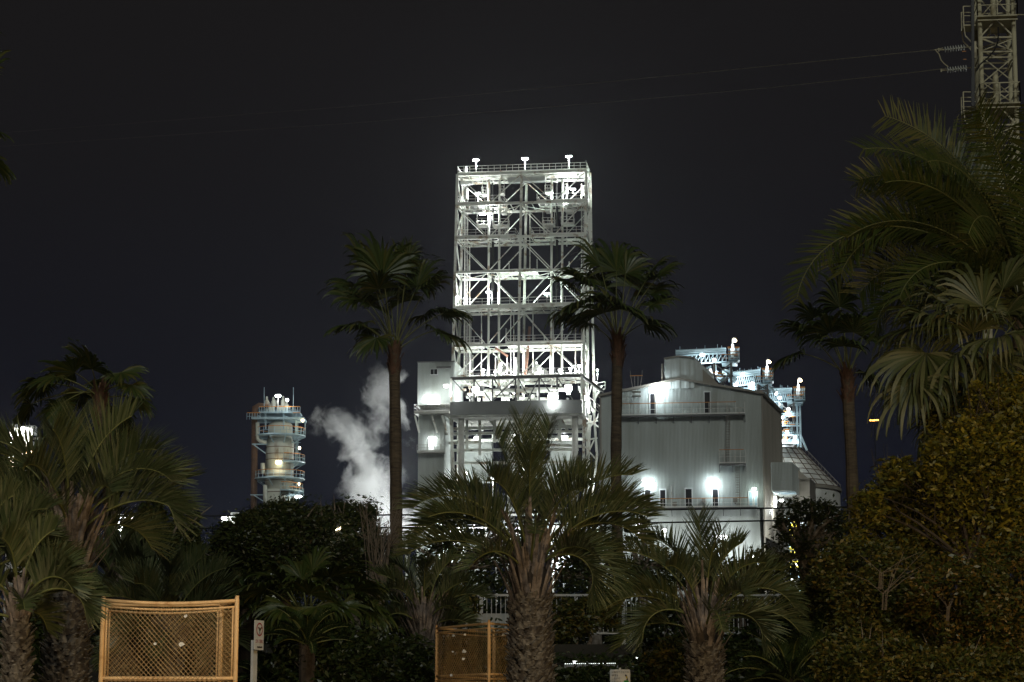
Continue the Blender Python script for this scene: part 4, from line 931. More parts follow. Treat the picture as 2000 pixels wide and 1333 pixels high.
# ------------------------------------------------------------------ steam
PW[0] = 1.0
def steam():
    Y = 380; c0 = P(705, 880, Y); hx, hz = 128*Y/F, 178*Y/F*1.02
    b = MB(); b.hexa([c0+Vector(v) for v in ((-hx, -9, -hz), (hx, -9, -hz), (hx, 9, -hz), (-hx, 9, -hz), (-hx, -9, hz), (hx, -9, hz), (hx, 9, hz), (-hx, 9, hz))])
    m = bpy.data.materials.new('steam'); m.use_nodes = True; t = m.node_tree; t.nodes.clear()
    out = t.nodes.new('ShaderNodeOutputMaterial'); pv = t.nodes.new('ShaderNodeVolumePrincipled'); t.links.new(pv.outputs[0], out.inputs['Volume'])
    pv.inputs['Color'].default_value = (.97, .97, .96, 1); pv.inputs['Anisotropy'].default_value = -.1
    g = t.nodes.new('ShaderNodeNewGeometry')
    N = lambda ty, **k: t.nodes.new(ty)
    # wisps: warp the lookup position
    n1 = N('x' and 'ShaderNodeTexNoise'); n1.inputs['Scale'].default_value = .13; n1.inputs['Detail'].default_value = 4; n1.inputs['Roughness'].default_value = .5; t.links.new(g.outputs['Position'], n1.inputs['Vector'])
    sb = N('ShaderNodeVectorMath'); sb.operation = 'SUBTRACT'; sb.inputs[1].default_value = (.5, .5, .5); t.links.new(n1.outputs['Color'], sb.inputs[0])
    ml = N('ShaderNodeVectorMath'); ml.operation = 'SCALE'; ml.inputs['Scale'].default_value = 14.0; t.links.new(sb.outputs[0], ml.inputs[0])
    wp = N('ShaderNodeVectorMath'); wp.operation = 'ADD'; t.links.new(g.outputs['Position'], wp.inputs[0]); t.links.new(ml.outputs[0], wp.inputs[1])
    acc = None
    puffs = [(742, 1000, 78, 1.0), (770, 1035, 55, 1.0), (700, 1010, 46, .8), (728, 945, 56, 1.0), (712, 910, 42, .85), (690, 872, 56, .72), (650, 842, 50, .66), (615, 830, 38, .5), (730, 845, 34, .42), (735, 790, 46, .95), (757, 762, 40, 1.0), (788, 748, 28, 1.0), (775, 800, 34, .85), (790, 850, 34, .32), (700, 820, 36, .45), (610, 880, 16, .35)]
    for x, y, r, k in puffs:
        c = P(x, y, Y); rr = r*Y/F*1.25
        s = N('ShaderNodeVectorMath'); s.operation = 'DISTANCE'; s.inputs[1].default_value = c; t.links.new(wp.outputs[0], s.inputs[0])
        mr = N('ShaderNodeMapRange'); mr.interpolation_type = 'SMOOTHSTEP'; mr.inputs['From Min'].default_value = rr; mr.inputs['From Max'].default_value = 0; mr.inputs['To Min'].default_value = 0; mr.inputs['To Max'].default_value = k
        t.links.new(s.outputs['Value'], mr.inputs['Value'])
        if acc is None: acc = mr.outputs[0]
        else:
            a = N('ShaderNodeMath'); a.operation = 'ADD' ; t.links.new(acc, a.inputs[0]); t.links.new(mr.outputs[0], a.inputs[1]); acc = a.outputs[0]
    mp = N('ShaderNodeMapping'); mp.inputs['Scale'].default_value = (1.0, 1.0, .62); mp.inputs['Rotation'].default_value = (0, R(-32), 0); t.links.new(wp.outputs[0], mp.inputs[0])
    n2 = N('ShaderNodeTexNoise'); n2.inputs['Scale'].default_value = .55; n2.inputs['Detail'].default_value = 4.5; n2.inputs['Roughness'].default_value = .5; t.links.new(mp.outputs[0], n2.inputs['Vector'])
    mr = N('ShaderNodeMapRange'); mr.inputs['From Min'].default_value = .34; mr.inputs['From Max'].default_value = .68; mr.inputs['To Min'].default_value = .80; mr.inputs['To Max'].default_value = 0.02; t.links.new(n2.outputs['Fac'], mr.inputs['Value'])
    su = N('ShaderNodeMath'); su.operation = 'SUBTRACT'; su.use_clamp = True; t.links.new(acc, su.inputs[0]); t.links.new(mr.outputs[0], su.inputs[1])
    de = N('ShaderNodeMath'); de.operation = 'MULTIPLY'; de.inputs[1].default_value = .55; t.links.new(su.outputs[0], de.inputs[0]); t.links.new(de.outputs[0], pv.inputs['Density'])
    m.cycles.volume_step_rate = .5
    o = b.build('steam', m); kind(o, 'stuff')
    return o
steam()
sc.cycles.volume_step_rate = 1.0; sc.cycles.volume_max_steps = 128
fl = thing('steam_fill_lamp', rp(P(770, 1060, 372), GZ), 'added white lamp on a post brightening the steam from below', 'lamp')
MB().tube([rp(P(770, 1060, 372), GZ), P(770, 1058, 372)], .12, 8).build('pole', M['dark'], fl)
lamp(fl, P(770, 1055, 372), 9000, 'w', (1.0, .5, .4)); pt_light(P(800, 900, 366), 16000, 'w', fl, 1.0)  # added lamp and a bare point light that brighten the steam
# ------------------------------------------------------------------ power pylon, right
Q = Plane(1945, 150, 118, 6); qa = Q.at; py_ = thing('power_pylon', rp(qa(1950, 1200), GZ), 'tall dull steel lattice pylon rising out of frame behind the right palms', 'power pylon')
EX = lambda x, y: x+(y/300)*10
LEGX = (1912, 1978); DQ = 2.2
for x in LEGX:
    for v in (0, DQ): MB().tube([qa(EX(x, -40), -40, v), rp(qa(EX(x, 1200), 1200, v), GZ)], .13, 10).build('leg', M['pylon'], py_, True)
def pbar(x0, y0, x1, y1, v0=0, v1=0, w=.06): MB().bar(qa(EX(x0, y0), y0, v0), qa(EX(x1, y1), y1, v1), w).build('brace', M['pylon'], py_)
for i, y in enumerate((74, 102, 113, 245, 275, 285, 420, 446, 456)):
    for v in (0, DQ): pbar(1910, y, 1980, y-1, v, v, .09)
    pbar(1912, y, 1912, y, 0, DQ, .08); pbar(1978, y, 1978, y, 0, DQ, .08)
for y0, y1 in ((-36, 34), (112, 162), (162, 204), (284, 330), (330, 372), (455, 540)):
    for v in (0, DQ): pbar(1914, y0, 1976, y1, v, v); pbar(1976, y0, 1914, y1, v, v)
for y in (40, 211, 382):
    for v in (0, DQ):
        pbar(1945, y-2, 1913, y+32, v, v, .08); pbar(1945, y-2, 1977, y+32, v, v, .08)
        pbar(1914, y+36, 1976, y+60, v, v); pbar(1976, y+36, 1914, y+60, v, v)
    pbar(1913, y+34, 1977, y+34, 0, DQ); pbar(1977, y+34, 1913, y+34, 0, DQ); pbar(1913, y+60, 1977, y+60, 0, DQ); pbar(1977, y+60, 1913, y+60, 0, DQ)
for y in (36, 206, 377):
    b = MB(); p, q = qa(EX(1906, y), y, -.5), qa(EX(1984, y), y, -.5); slab(b, p, q, q+Q.d*(DQ+1), p+Q.d*(DQ+1), p.z-.08, p.z); o = b.build('platform', M['pylon'], py_)
    b = MB(); p.z = q.z = p.z; q = rp(q, p.z)
    for (s, e_) in ((p, q), (p+Q.d*(DQ+1), q+Q.d*(DQ+1)), (p, p+Q.d*(DQ+1)), (q, q+Q.d*(DQ+1))):
        b.bar(s+UP*1.15, e_+UP*1.15, .06); b.bar(s+UP*.6, e_+UP*.6, .045)
        for i in range(3): c = s.lerp(e_, i/2); b.bar(c, c+UP*1.15, .06)
    b.bar(p-UP*.3, q-UP*.3, .07); b.build('railing', M['pylon'], o)
for y0, y1 in ((-45, 28), (130, 200), (300, 370)):
    MB().tube([qa(EX(1944, y0), y0, 1.1), qa(EX(1944, y0+2), y0+2, 1.1), qa(EX(1944, y1-2), y1-2, 1.1), qa(EX(1944, y1), y1, 1.1)], [.1, .17, .17, .1], 12).build('insulator_bushing', M['pylon'], py_, True)
    MB().bar(qa(EX(1934, y1), y1, 1), qa(EX(1954, y1), y1, 1), .1).build('bracket', M['pylon'], py_); MB().box(qa(EX(1944, y1+24), y1+24, .8), Q.u, Q.d, .3, .5, .3).build('junction_box', M['pylon'], py_)
MB().bar(qa(1898, -40, -.3), rp(qa(1900, 1200, -.3), GZ), .16).build('cable_duct', M['black'], py_)
MB().bar(qa(1903, 84, -.2), qa(1903.5, 116, -.2), .16).build('cable_box', M['pylon'], py_)
b = MB(); pts = [(1945, 60), (1945, 75), (1943, 90), (1936, 105), (1925, 118), (1908, 132), (1900, 145)]; b.tube([qa(EX(x, y), y, -.6) for x, y in pts], .045, 6); b.tube([qa(EX(x, y+172), y+172, -.6) for x, y in pts], .045, 6); b.build('cable', M['black'], py_)
for y0, y1 in ((15, 52), (182, 219)):
    b = MB(); x0, x1 = 1880.5, 1905
    for v in (-.2, .9):
        b.bar(qa(x0, y0, v), qa(x0+1, y1, v), .06); b.bar(qa(x0, y0, v), qa(x1, y0, v), .05); b.bar(qa(x0, (y0+y1)/2, v), qa(x1, (y0+y1)/2, v), .04); b.bar(qa(x0+1, y1, v), qa(x1, y1, v), .07); b.bar(qa(x0+1, y1, v), qa(x0+4, y1+20, v), .05); b.bar(qa(x0+4, y1+20, v), qa(x1+4, y1+46, v), .06)
    p, q = qa(x0, y1, -.2), qa(x1, y1, -.2); slab(b, p, q, q+Q.d*1.1, p+Q.d*1.1, p.z-.04, p.z); b.build('side_platform', M['pylon'], py_)
MB().box(qa(1881.5, 105, -.4), Q.u, Q.d, .05, .22, .05).box(qa(1883, 120.5, -.4), Q.u, Q.d, .04, .17, .05).build('marker', M['orange'], py_)
def insulator(x0, y0, x1, y1, label):
    p, q = qa(x0, y0, .4), qa(x1, y1, .4); t = thing('insulator_string', p, label, 'insulator', 'insulator strings on the pylon'); b = MB()
    pts = []; rr = []; n = 8
    for i in range(n):
        for f, r in ((0, .035), (.30, .04), (.34, .17), (.5, .19), (.66, .12), (.70, .035)): pts.append(p.lerp(q, (i+f)/n)); rr.append(r)
    pts.append(q); rr.append(.03); b.tube(pts, rr, 12); b.build('disc_stack', M['insul'], t, True)
    b = MB(); b.tube([p, p-Q.u*.25], .04, 6); b.tube([q, q+Q.u*.5], .03, 6); b.box(p-Q.u*.3, Q.u, Q.d, .2, .08, .08); b.build('clamp', M['pylon'], t)
insulator(1845, 93.5, 1887, 88.5, 'upper string of white insulator discs left of the pylon'); insulator(1850, 133.5, 1891, 129, 'lower string of white insulator discs left of the pylon')
def cable(pts, r, label, Ys, name='power_line', m='pylon'):
    c = [P(x, y, Y) for (x, y), Y in zip(pts, Ys)]; tag(MB().tube(c, r, 5).build(name, M[m]), label, 'cable', 'overhead lines')
cable([(1842, 94), (1825, 98), (1772, 103), (1620, 118), (1210, 158), (700, 207), (300, 238), (-200, 275)], [.020, .020, .018, .013, .007, .004, .003, .003], 'upper power line leaving the upper insulator string', [118, 118, 122, 132, 165, 230, 300, 400])
cable([(1848, 134), (1775, 143), (1500, 172), (1210, 198), (700, 240), (-200, 300)], [.020, .017, .010, .007, .004, .003], 'lower power line leaving the lower insulator string', [118, 122, 140, 165, 230, 400])
cable([(1826, 97), (1834, 106), (1838, 118), (1844, 125), (1852, 131)], .03, 'short jumper wire looped between the two insulator strings', [118]*5)
cable([(1985, 29), (2040, 30)], .03, 'short wire leaving the pylon top to the right', [119, 119])
for (y0, y1, lb) in ((1008, 1004, 'upper dark telephone wire crossing low behind the trees'), (1032, 1029, 'lower dark telephone wire crossing low behind the trees')):
    cable([(-100, y0), (380, y0), (830, (y0+y1)/2), (1300, y1-8), (1700, y0-18), (2100, y0-30)], .06, lb, [150]*6, 'telephone_line', 'black')
# ------------------------------------------------------------------ park rail fence and wall on the bank
fz = P(1200, 1163, 60).z; fc = thing('park_railing', (P(900, 1200, 60).x, 60, GZ), 'long pale metal railing along the top of the bank behind the palms', 'railing')
x0, x1 = P(860, 1163, 60).x, P(1560, 1163, 60).x
MB().bar((x0, 60, fz), (x1, 60, fz), .09, .06).build('top_rail', M['fence'], fc); MB().bar((x0, 60, fz-1.05), (x1, 60, fz-1.05), .06, .06).build('bottom_rail', M['fence'], fc)
xx = P(940, 1163, 60).x
while xx < x1: MB().box((xx, 60.02, (GZ+fz)/2), ex, ey, fz-GZ, .1, .08).build('post', M['fence'], fc); xx += (1247-1155)*60/F
b = MB(); n = int((x1-x0)/.13)
for i in range(n): x = x0+(x1-x0)*i/n; b.bar((x, 60.08, fz-1.05), (x, 60.08, fz), .02)
b.build('baluster_grille', M['fence'], fc)
kw = thing('low_wall', (P(880, 1200, 62).x, 62, GZ), 'low pale concrete wall just behind the park railing', 'wall'); b = MB(); b.box((P(930, 1200, 62).x, 62, (GZ+P(930, 1199, 62).z)/2), ex, ey, P(930, 1199, 62).z-GZ, 1.9, .2); b.build('coping', M['conc'], kw)
# small bollard lights on the near face of the bank
def spot(x, y, Y, label, c='w', pw=6, s=.05):
    p = P(x, y, Y); t = thing('path_light', rp(p, gz(Y)), label, 'light', 'small lights on the dark bank')
    MB().tube([rp(p, gz(Y)), p-UP*.05], .035, 8).build('post', M['dark'], t); lamp(t, p, pw, c, (s*1.6, s, s*.8), drop=.05)
spot(742, 1278, 52, 'small white light left of the leftmost tall trunk base'); spot(1123, 1294, 53, 'small white light beside the strip of dotted light'); spot(1246, 1287, 53, 'small white light above the golf notice', pw=6, s=.05)
lt = thing('strip_light', rp(P(1160, 1300, 54), gz(54)), 'dotted line of white light low on the dark bank', 'light'); b = MB(); g_ = MB()
p, q = P(1104, 1297, 54), P(1205, 1296, 54); b.bar(p-UP*.05, q-UP*.05, .05); b.bar(rp(p, gz(54)), p, .05); b.bar(rp(q, gz(54)), q, .05); b.build('rail', M['dark'], lt)
for i in range(26):
    if 10 < i < 12 or 19 < i < 21: continue
    c = p.lerp(q, i/26); g_.box(c-Vector((0, .04, 0)), ex, ey, .014, .022, .014)
g_.build('light_dots', M['lampd'], lt)
# ------------------------------------------------------------------ wire cages
def cage(corners, ztop, zmid, label, seed, sag=0.0, r=.034, step=.056, name='wire_cage'):
    """tubular frame standing on the ground; corners in plan order, mesh on every side"""
    cs = [Vector(c) for c in corners]; t = thing(name, rp(cs[0], 0), label, 'mesh cage', 'orange tube cages with rusty mesh'); n = len(cs)
    for c in cs: MB().tube([rp(c, 0), rp(c, ztop-.0), rp(c, ztop+.05)], [r, r, r*.75], 10).build('post', M['tan'], t, True)
    for i in range(n):
        a, c = cs[i], cs[(i+1) % n]; b = MB(); d = (c-a); L = d.length; dn = d.normalized()
        for z, rr, sg in ((ztop-.02, r*.8, sag if i == 0 else sag*.3), (zmid, r*.8, 0), (zmid-.09, r*.55, 0), (ztop-.11, r*.5, sag), (.12, r*.7, 0)):
            MB().tube([rp(a.lerp(c, k/8), z-sg*math.sin(math.pi*k/8)) for k in range(9)], rr, 8).build('rail', M['tan'], t, True)
        for s in (.055, L-.055): MB().tube([rp(a+dn*s, zmid), rp(a+dn*s, ztop-.1)], r*.42, 6).build('inner_upright', M['tan'], t, True)
        m = MB(); rg = random.Random(seed+i); h0, h1 = .15, ztop-.12; H = h1-h0; W_ = L-.12; o_ = a+dn*.06; out = Vector((dn.y, -dn.x, 0))*.02
        k = -int(H/step)-1
        bulge = lambda s, z: out*(.5+1.8*math.sin(math.pi*s/W_)*math.sin(math.pi*min(1, max(0, (z-h0)/H))))+Vector((0, 0, .012*math.sin(s*9+z*4)))
        while k*step*1.25 < W_:
            s0 = k*step*1.25
            for sg in (0, 1):
                # a wire rising at an angle, clipped to the panel
                za, sa = h0, s0; zb_, sb_ = h1, s0+H*.92
                if sa < 0: za = h0+(-sa)/.92; sa = 0
                if sb_ > W_: zb_ = h1-(sb_-W_)/.92; sb_ = W_
                if zb_-za > .05:
                    pts = []; m_ = 5
                    for q_ in range(m_+1):
                        s_ = sa+(sb_-sa)*q_/m_; z_ = za+(zb_-za)*q_/m_; s2 = s_ if sg == 0 else W_-s_
                        pts.append(rp(o_+dn*s2, z_)+bulge(s2, z_)+out*(.2*sg))
                    m.tube(pts, .0036, 3, False)
            k += 1
        m.build('mesh_panel', M['mesh'], t)
    return t
Y1 = 31; c1, c2 = P(202, 1170, Y1), P(463, 1172, Y1+.1); zt1 = c1.z; zm1 = P(202, 1325, Y1).z
cg1 = cage([(c1.x, Y1, 0), (c2.x, Y1+.1, 0), (P(432, 1190, Y1+1.1).x, Y1+1.15, 0), (P(206, 1190, Y1+1.1).x, Y1+1.15, 0)], zt1, zm1, 'large wire mesh cage of orange tubes beside the white no golf sign', 5, .045)
Y2 = 42; k1, k0, k2 = P(955, 1216, Y2), P(853, 1228, Y2*1.055), P(1062, 1228, Y2*1.05)
cg2 = cage([(k0.x, Y2*1.055, 0), (k1.x, Y2, 0), (k2.x, Y2*1.05, 0), (P(965, 1240, Y2*1.11).x, Y2*1.11, 0)], k1.z, P(955, 1317, Y2).z, 'smaller wire mesh cage of orange tubes seen corner on behind the central palm', 15, .0, .03, .068)
# scraps caught in the mesh
def scrap(x, y, Y, s, seed, label):
    r_ = random.Random(seed); c = P(x, y, Y); b = MB(); n = 7; pts = [c+Vector((math.cos(6.28*k/n)*s*r_.uniform(.5, 1.1), r_.uniform(-.01, .01), math.sin(6.28*k/n)*s*r_.uniform(.4, 1))) for k in range(n)]
    b.poly(pts); b.poly([p+Vector((0, .012, 0)) for p in reversed(pts)])
    for k in range(n): b.quad(pts[k], pts[k]+Vector((0, .012, 0)), pts[(k+1) % n]+Vector((0, .012, 0)), pts[(k+1) % n])
    tag(b.build('paper_scrap', M['sign']), label, 'litter', 'pale scraps caught in the cage mesh')
scrap(363, 1203, Y1-.05, .035, 1, 'pale torn scrap high in the large cage mesh'); scrap(354, 1259, Y1-.05, .048, 2, 'largest pale scrap at mid height in the large cage mesh'); scrap(303, 1257, Y1-.05, .03, 3, 'small brownish scrap left of centre in the large cage mesh')
for i, (x, y, s, l) in enumerate(((885, 1242, .035, 'upper left pale scrap in the small cage mesh'), (908, 1240, .035, 'upper middle pale scrap in the small cage mesh'), (906, 1273, .05, 'biggest pale scrap at mid height in the small cage mesh'), (884, 1273, .03, 'left pale scrap at mid height in the small cage mesh'), (905, 1287, .035, 'round pale scrap below the biggest one in the small cage'), (881, 1319, .04, 'lowest pale scrap near the rail of the small cage'), (983, 1241, .035, 'pale scrap on the right panel of the small cage'))): scrap(x, y, Y2+(.95 if x < 950 else .3)-.15-(x-880)/75*.6*(x < 950), s, 20+i, l)
# ------------------------------------------------------------------ signs
def text(parent, s, c, h, u, m, nm='lettering', wx=1.0):
    cu = bpy.data.curves.new(nm, 'FONT'); cu.body = s; cu.size = h; cu.align_x = 'LEFT'; cu.extrude = .001; cu.materials.append(M[m])
    o = bpy.data.objects.new(nm, cu); C.objects.link(o); ang = math.atan2(u.y, u.x)
    o.matrix_world = Matrix.Translation(c) @ Matrix.Rotation(ang, 4, 'Z') @ Matrix.Rotation(R(90), 4, 'X') @ Matrix.Diagonal((wx, 1, 1, 1))
    bpy.context.view_layer.update(); me = bpy.data.meshes.new_from_object(o); me.transform(o.matrix_world); bpy.data.objects.remove(o)
    if not me.materials: me.materials.append(M[m])
    o = bpy.data.objects.new(nm, me); C.objects.link(o)
    o.parent = parent; o.matrix_parent_inverse = PINV.get(parent.name) or Matrix()
    return o
def plate(b, c, u, d, w, h, th, rr=.03):
    pts = []
    for sx_, sz_, a0 in ((1, 1, 0), (-1, 1, 90), (-1, -1, 180), (1, -1, 270)):
        for k in range(5): a = R(a0+k*22.5); pts.append((sx_*(w/2-rr)+math.cos(a)*rr, sz_*(h/2-rr)+math.sin(a)*rr))
    f = [c+u*x+UP*z for x, z in pts]; g_ = [p+d*th for p in f]; b.poly(f[::-1]); b.poly(g_)
    for i in range(len(f)): j = (i+1) % len(f); b.quad(f[i], f[j], g_[j], g_[i])
Ys = 44; sc1 = P(506.5, 1241, Ys); hh = 57*Ys/F; ang = 67; u = Vector((math.cos(R(ang)), math.sin(R(ang)), 0)); d = Vector((-u.y, u.x, 0)); ww = 13.5*Ys/F/math.cos(R(ang))
s1 = thing('warning_sign', rp(P(502, 1270, Ys), 0), 'tall white no golf sign with red ring on a white post', 'sign')
b = MB(); plate(b, sc1, u, d, ww, hh, .02, .02); b.build('plate', M['sign'], s1)
pb = rp(P(501.5, 1270, Ys), 0); MB().box(pb+d*.06+UP*(sc1.z-hh/2+.2)/2, u, d, sc1.z-hh/2+.2, .16, .06).build('post', M['sign'], s1)
b = MB(); cc = sc1+UP*.115; N = 28
ra, ri = ww*.36, ww*.285
for k in range(N):
    a, c = 2*math.pi*k/N, 2*math.pi*(k+1)/N; f = lambda t, r: cc+u*math.cos(t)*r+UP*math.sin(t)*r*1.04-d*.004
    b.quad(f(a, ri), f(c, ri), f(c, ra), f(a, ra))
b.bar(cc-u*ri+UP*.03-d*.005, cc+u*ri+UP*.03-d*.005, .014, .006); b.build('prohibition_ring', M['signred'], s1)
b = MB(); b.bar(cc+UP*.05-u*.05-d*.006, cc-UP*.02-d*.006, .03, .006); b.bar(cc+UP*.05+u*.06-d*.007, cc-UP*.03-d*.007, .025, .006); b.bar(cc-UP*.0-d*.008, cc-UP*.10+u*.015-d*.008, .04, .006); b.build('figure_print', M['signblk'], s1)
text(s1, 'ゴルフ禁止', sc1-UP*.155-u*ww*.46-d*.004, .085, u, 'signred', wx=ww*.92/.425)
b = MB()
for k in range(5): b.bar(sc1-UP*(.24+.004*(k%2))+u*ww*(-.22+.11*k)-d*.005, sc1-UP*(.24+.004*(k%2))+u*ww*(-.14+.11*k)-d*.005, .012, .028)
b.build('small_print', M['signblk'], s1)
Ys = 46; w2 = 39*Ys/F; c = P(1211, 1308, Ys); h2 = .62; cc = c-UP*h2/2; s2 = thing('notice_board', rp(cc, 0), 'white notice with rounded corners and black Japanese lettering at the bottom edge', 'sign')
b = MB(); plate(b, cc, ex, ey, w2, h2, .02, .025); b.build('plate', M['sign'], s2); MB().box((cc.x, Ys+.05, (c.z+.035)/2), ex, ey, c.z+.035, .045, .05).build('post', M['sign'], s2)
l0 = c-ex*(w2/2-.03)-UP*.075-ey*.004
for i, (s, dx) in enumerate((('公園内でゴルフの', 0), ('練習を', .012), ('しないで', 0), ('ください!', 0))): text(s2, s, l0+ex*dx-UP*.066*i, .047, ex, 'signblk', wx=1.0)
b = MB(); bc = c+ex*w2*.30-UP*.165-ey*.004
pts = lambda L: [bc+ex*x+UP*z for x, z in L]
b.poly(pts([(-.03, .045), (-.015, .062), (.008, .05), (.03, .0), (.042, -.055), (.02, -.075), (.0, -.06), (.012, -.02), (-.012, .01)])[::-1]); b.build('bird_print', M['signblk'], s2)
b = MB(); b.poly([p-ey*.002 for p in pts([(-.004, .02), (.016, .022), (.028, -.02), (.012, -.03), (-.006, -.012)])[::-1]]); b.build('bird_wing_print', M['signyel'], s2)
b = MB(); b.poly([p-ey*.003 for p in pts([(-.05, -.07), (-.02, -.062), (.02, -.068), (.05, -.06), (.055, -.11), (-.05, -.11)])[::-1]]); b.build('grass_print', M['signgrn'], s2)
# park sodium lamps beside the photographer; the rear one is added fill light
for nm, loc, pw, cl in (('left', (-9.5, 12, 7.0), 7000, 'p'), ('rear', (1.5, -5, 7.0), 8200, 'p'), ('right', (15, 20, 7.5), 8500, 'q')):
    t = thing('street_lamp', (loc[0], loc[1], 0), 'tall unseen park street lamp standing to the %s of the photographer' % nm, 'street lamp', 'park street lamps')
    MB().tube([(loc[0], loc[1], 0), (loc[0], loc[1], loc[2]+.3)], [.09, .05], 10).build('pole', M['dark'], t); lamp(t, loc, 0, 'o', (.5, .5, .4)); l = pt_light(Vector(loc)-UP*.6, pw, cl, t, .15)
# ------------------------------------------------------------------ palms
def hubs(lst, Y, seed, dy=1.0):
    r_ = random.Random(seed); return [(P(x, y, Y+(q[0] if q else r_.uniform(-dy, dy))), rf) for x, y, rf, *q in lst]
def trunkpts(lst, Y):
    p = [P(x, y, Y) for x, y in lst]; return [Vector((p[0].x, Y, gz(Y)))]+p
wind = Vector((-.10, 0, 0))
washingtonia(trunkpts([(775, 1180), (773, 900), (770, 690)], 75), .215, hubs([(747, 538, 1.15), (780, 532, 1.05), (712, 520, 1.0), (798, 508, .55), (815, 560, 1.05), (835, 565, .8), (700, 588, 1.0), (727, 600, .85), (706, 634, .95), (735, 660, .85), (851, 646, 1.0), (866, 612, .75), (760, 580, .9, 1.2), (790, 590, .8, 1.2), (690, 560, .7, 1.0), (740, 565, .8, -1.2), (828, 615, .8, 1.3), (720, 640, .7, 1.2)], 75, 1), 'tall slender fan palm standing in front of the steam cloud', 11, Rr=1.4, droop=1.0, mt='fan')
washingtonia(trunkpts([(1212, 1290), (1208, 1180), (1203, 900), (1206, 672)], 74), .20, hubs([(1204, 530, 1.15), (1172, 520, .95), (1150, 558, 1.0), (1136, 598, 1.0), (1267, 576, .9), (1262, 548, .9), (1285, 542, .7), (1258, 632, .85), (1199, 600, 1.1, -1.0), (1180, 612, 1.0, -.8), (1232, 560, .9, .8), (1120, 560, .7), (1222, 535, .8, .8), (1268, 598, .8), (1175, 560, .9, 1.), (1148, 630, .8)], 74, 2), 'tall slender fan palm overlapping the right edge of the steel tower', 12, Rr=1.45, droop=1.15)
washingtonia(trunkpts([(1672, 1150), (1663, 900), (1655, 742)], 68), .20, hubs([(1640, 600, 1.0), (1707, 616, .7), (1575, 650, .9), (1560, 690, .85), (1648, 677, .9, -.8), (1689, 728, .7), (1621, 650, 1.0), (1668, 650, .8), (1700, 665, .6), (1590, 620, .7), (1650, 640, .9, 1)], 68, 3), 'fan palm with a shaggy brown neck right of the silo', 13, Rr=1.25, droop=1.2)
washingtonia(trunkpts([(222, 1180), (214, 950), (196, 775)], 60), .2, hubs([(180, 722, 1.05), (236, 728, .8), (146, 728, 1.0), (108, 736, .9), (256, 752, .75), (268, 780, .7), (80, 750, .9), (210, 740, .8, 1), (230, 800, .9), (160, 770, .9), (120, 790, .9), (60, 790, .8), (200, 850, .9, .5), (240, 880, .8)], 60, 4), 'dark fan palm rising behind the big feather palm at far left', 14, Rr=1.05, droop=.45)
washingtonia(trunkpts([(-90, 1200), (-88, 700), (-85, 330)], 48), .2, hubs([(-35, 160, 1.0), (-60, 90, 1), (-22, 308, .85), (-50, 250, 1.0), (-100, 120, 1), (-150, 200, 1), (-140, 320, 1), (-40, 400, .7)], 48, 5), 'tall fan palm just outside the left edge, only leaf tips showing', 15, Rr=.95, droop=.8)
washingtonia(trunkpts([(1885, 1100), (1885, 900), (1918, 735)], 47), .18, hubs([(1888, 612, 1.1), (1958, 566, 1.15), (1840, 640, 1.1), (1808, 690, 1.1), (1868, 690, 1.0, -.8), (1950, 660, 1.1, -.8), (1785, 745, .95), (1990, 620, 1.1), (1840, 780, .9), (1935, 700, 1.0, -.7), (1920, 600, 1.0, .6), (1985, 700, 1.0, -.3), (1900, 650, 1.0, -.6), (1850, 610, .8, .6), (1960, 620, 1., .6), (1880, 740, 1.0), (1830, 720, 1.0, -.8), (1900, 780, 1.0, -.8), (1860, 820, .9, -.6), (1960, 760, 1.0, -.8), (1810, 640, .9, .5)], 47, 6), 'pale fan palm with long hanging leaf tips at the right', 16, mt='fan2', Rr=1.55, droop=2.0, n=44, w=.75)
def bp(x, Y): return Vector((P(x, 1300, Y).x, Y, gz(Y)))
butia(bp(1050, 40), P(1036, 1108, 40), .36, 'central stout feather palm in front of the lit tower', 21, nf=21, L=2.35, ll=.56, boot_h=1.15, bl=1.15, extra=[(200, 66, 2.85, 1.9), (176, 58, 2.6, 2.1), (-15, 62, 2.7, 1.7), (10, 54, 2.5, 1.9), (100, 84, 3.1, .5), (70, 80, 3.1, .45), (120, 78, 3.0, .6), (-20, 34, 1.7, 2.9), (5, 40, 2.0, 2.5)], bw=.062, spread=(.12, .80), elmin=28)
butia(bp(1388, 42), P(1376, 1222, 42), .31, 'right stout feather palm in front of the warehouse', 22, nf=18, L=2.05, ll=.50, boot_h=.8, bl=1.0, extra=[(190, 58, 2.1, 2.3), (-10, 58, 2.1, 2.2), (-25, 35, 1.5, 2.5), (205, 38, 1.7, 2.4), (90, 80, 2.4, .5)], bw=.05, spread=(.15, .85), elmin=22)
butia(bp(822, 50), P(828, 1215, 50), .34, 'small feather palm left of the small wire cage', 23, nf=14, L=1.5, ll=.40, boot_h=.9, bl=.85, bw=.048, spread=(.2, .85), elmin=30)
butia(bp(150, 35), P(138, 1040, 35), .30, 'largest left feather palm with a thick pale scaly trunk', 24, nf=18, L=2.0, ll=.60, boot_h=1.1, bl=1.05, extra=[(-8, 58, 2.25, 2.55), (-20, 66, 2.3, 2.0), (100, 80, 2.3, .7), (170, 70, 2.2, 1.3), (200, 55, 2.0, 2.0)], bw=.055, spread=(.25, 1.1), elmin=25)
butia(bp(38, 30), P(36, 1190, 30), .15, 'small bright feather palm at the bottom left corner', 25, nf=13, L=1.05, ll=.38, boot_h=.45, bl=.4, extra=[(-12, 45, 1.25, 2.4), (175, 60, 1.2, 2.2), (-30, 60, 1.2, 2.2)], bw=.045, spread=(.2, .7), w=.028)
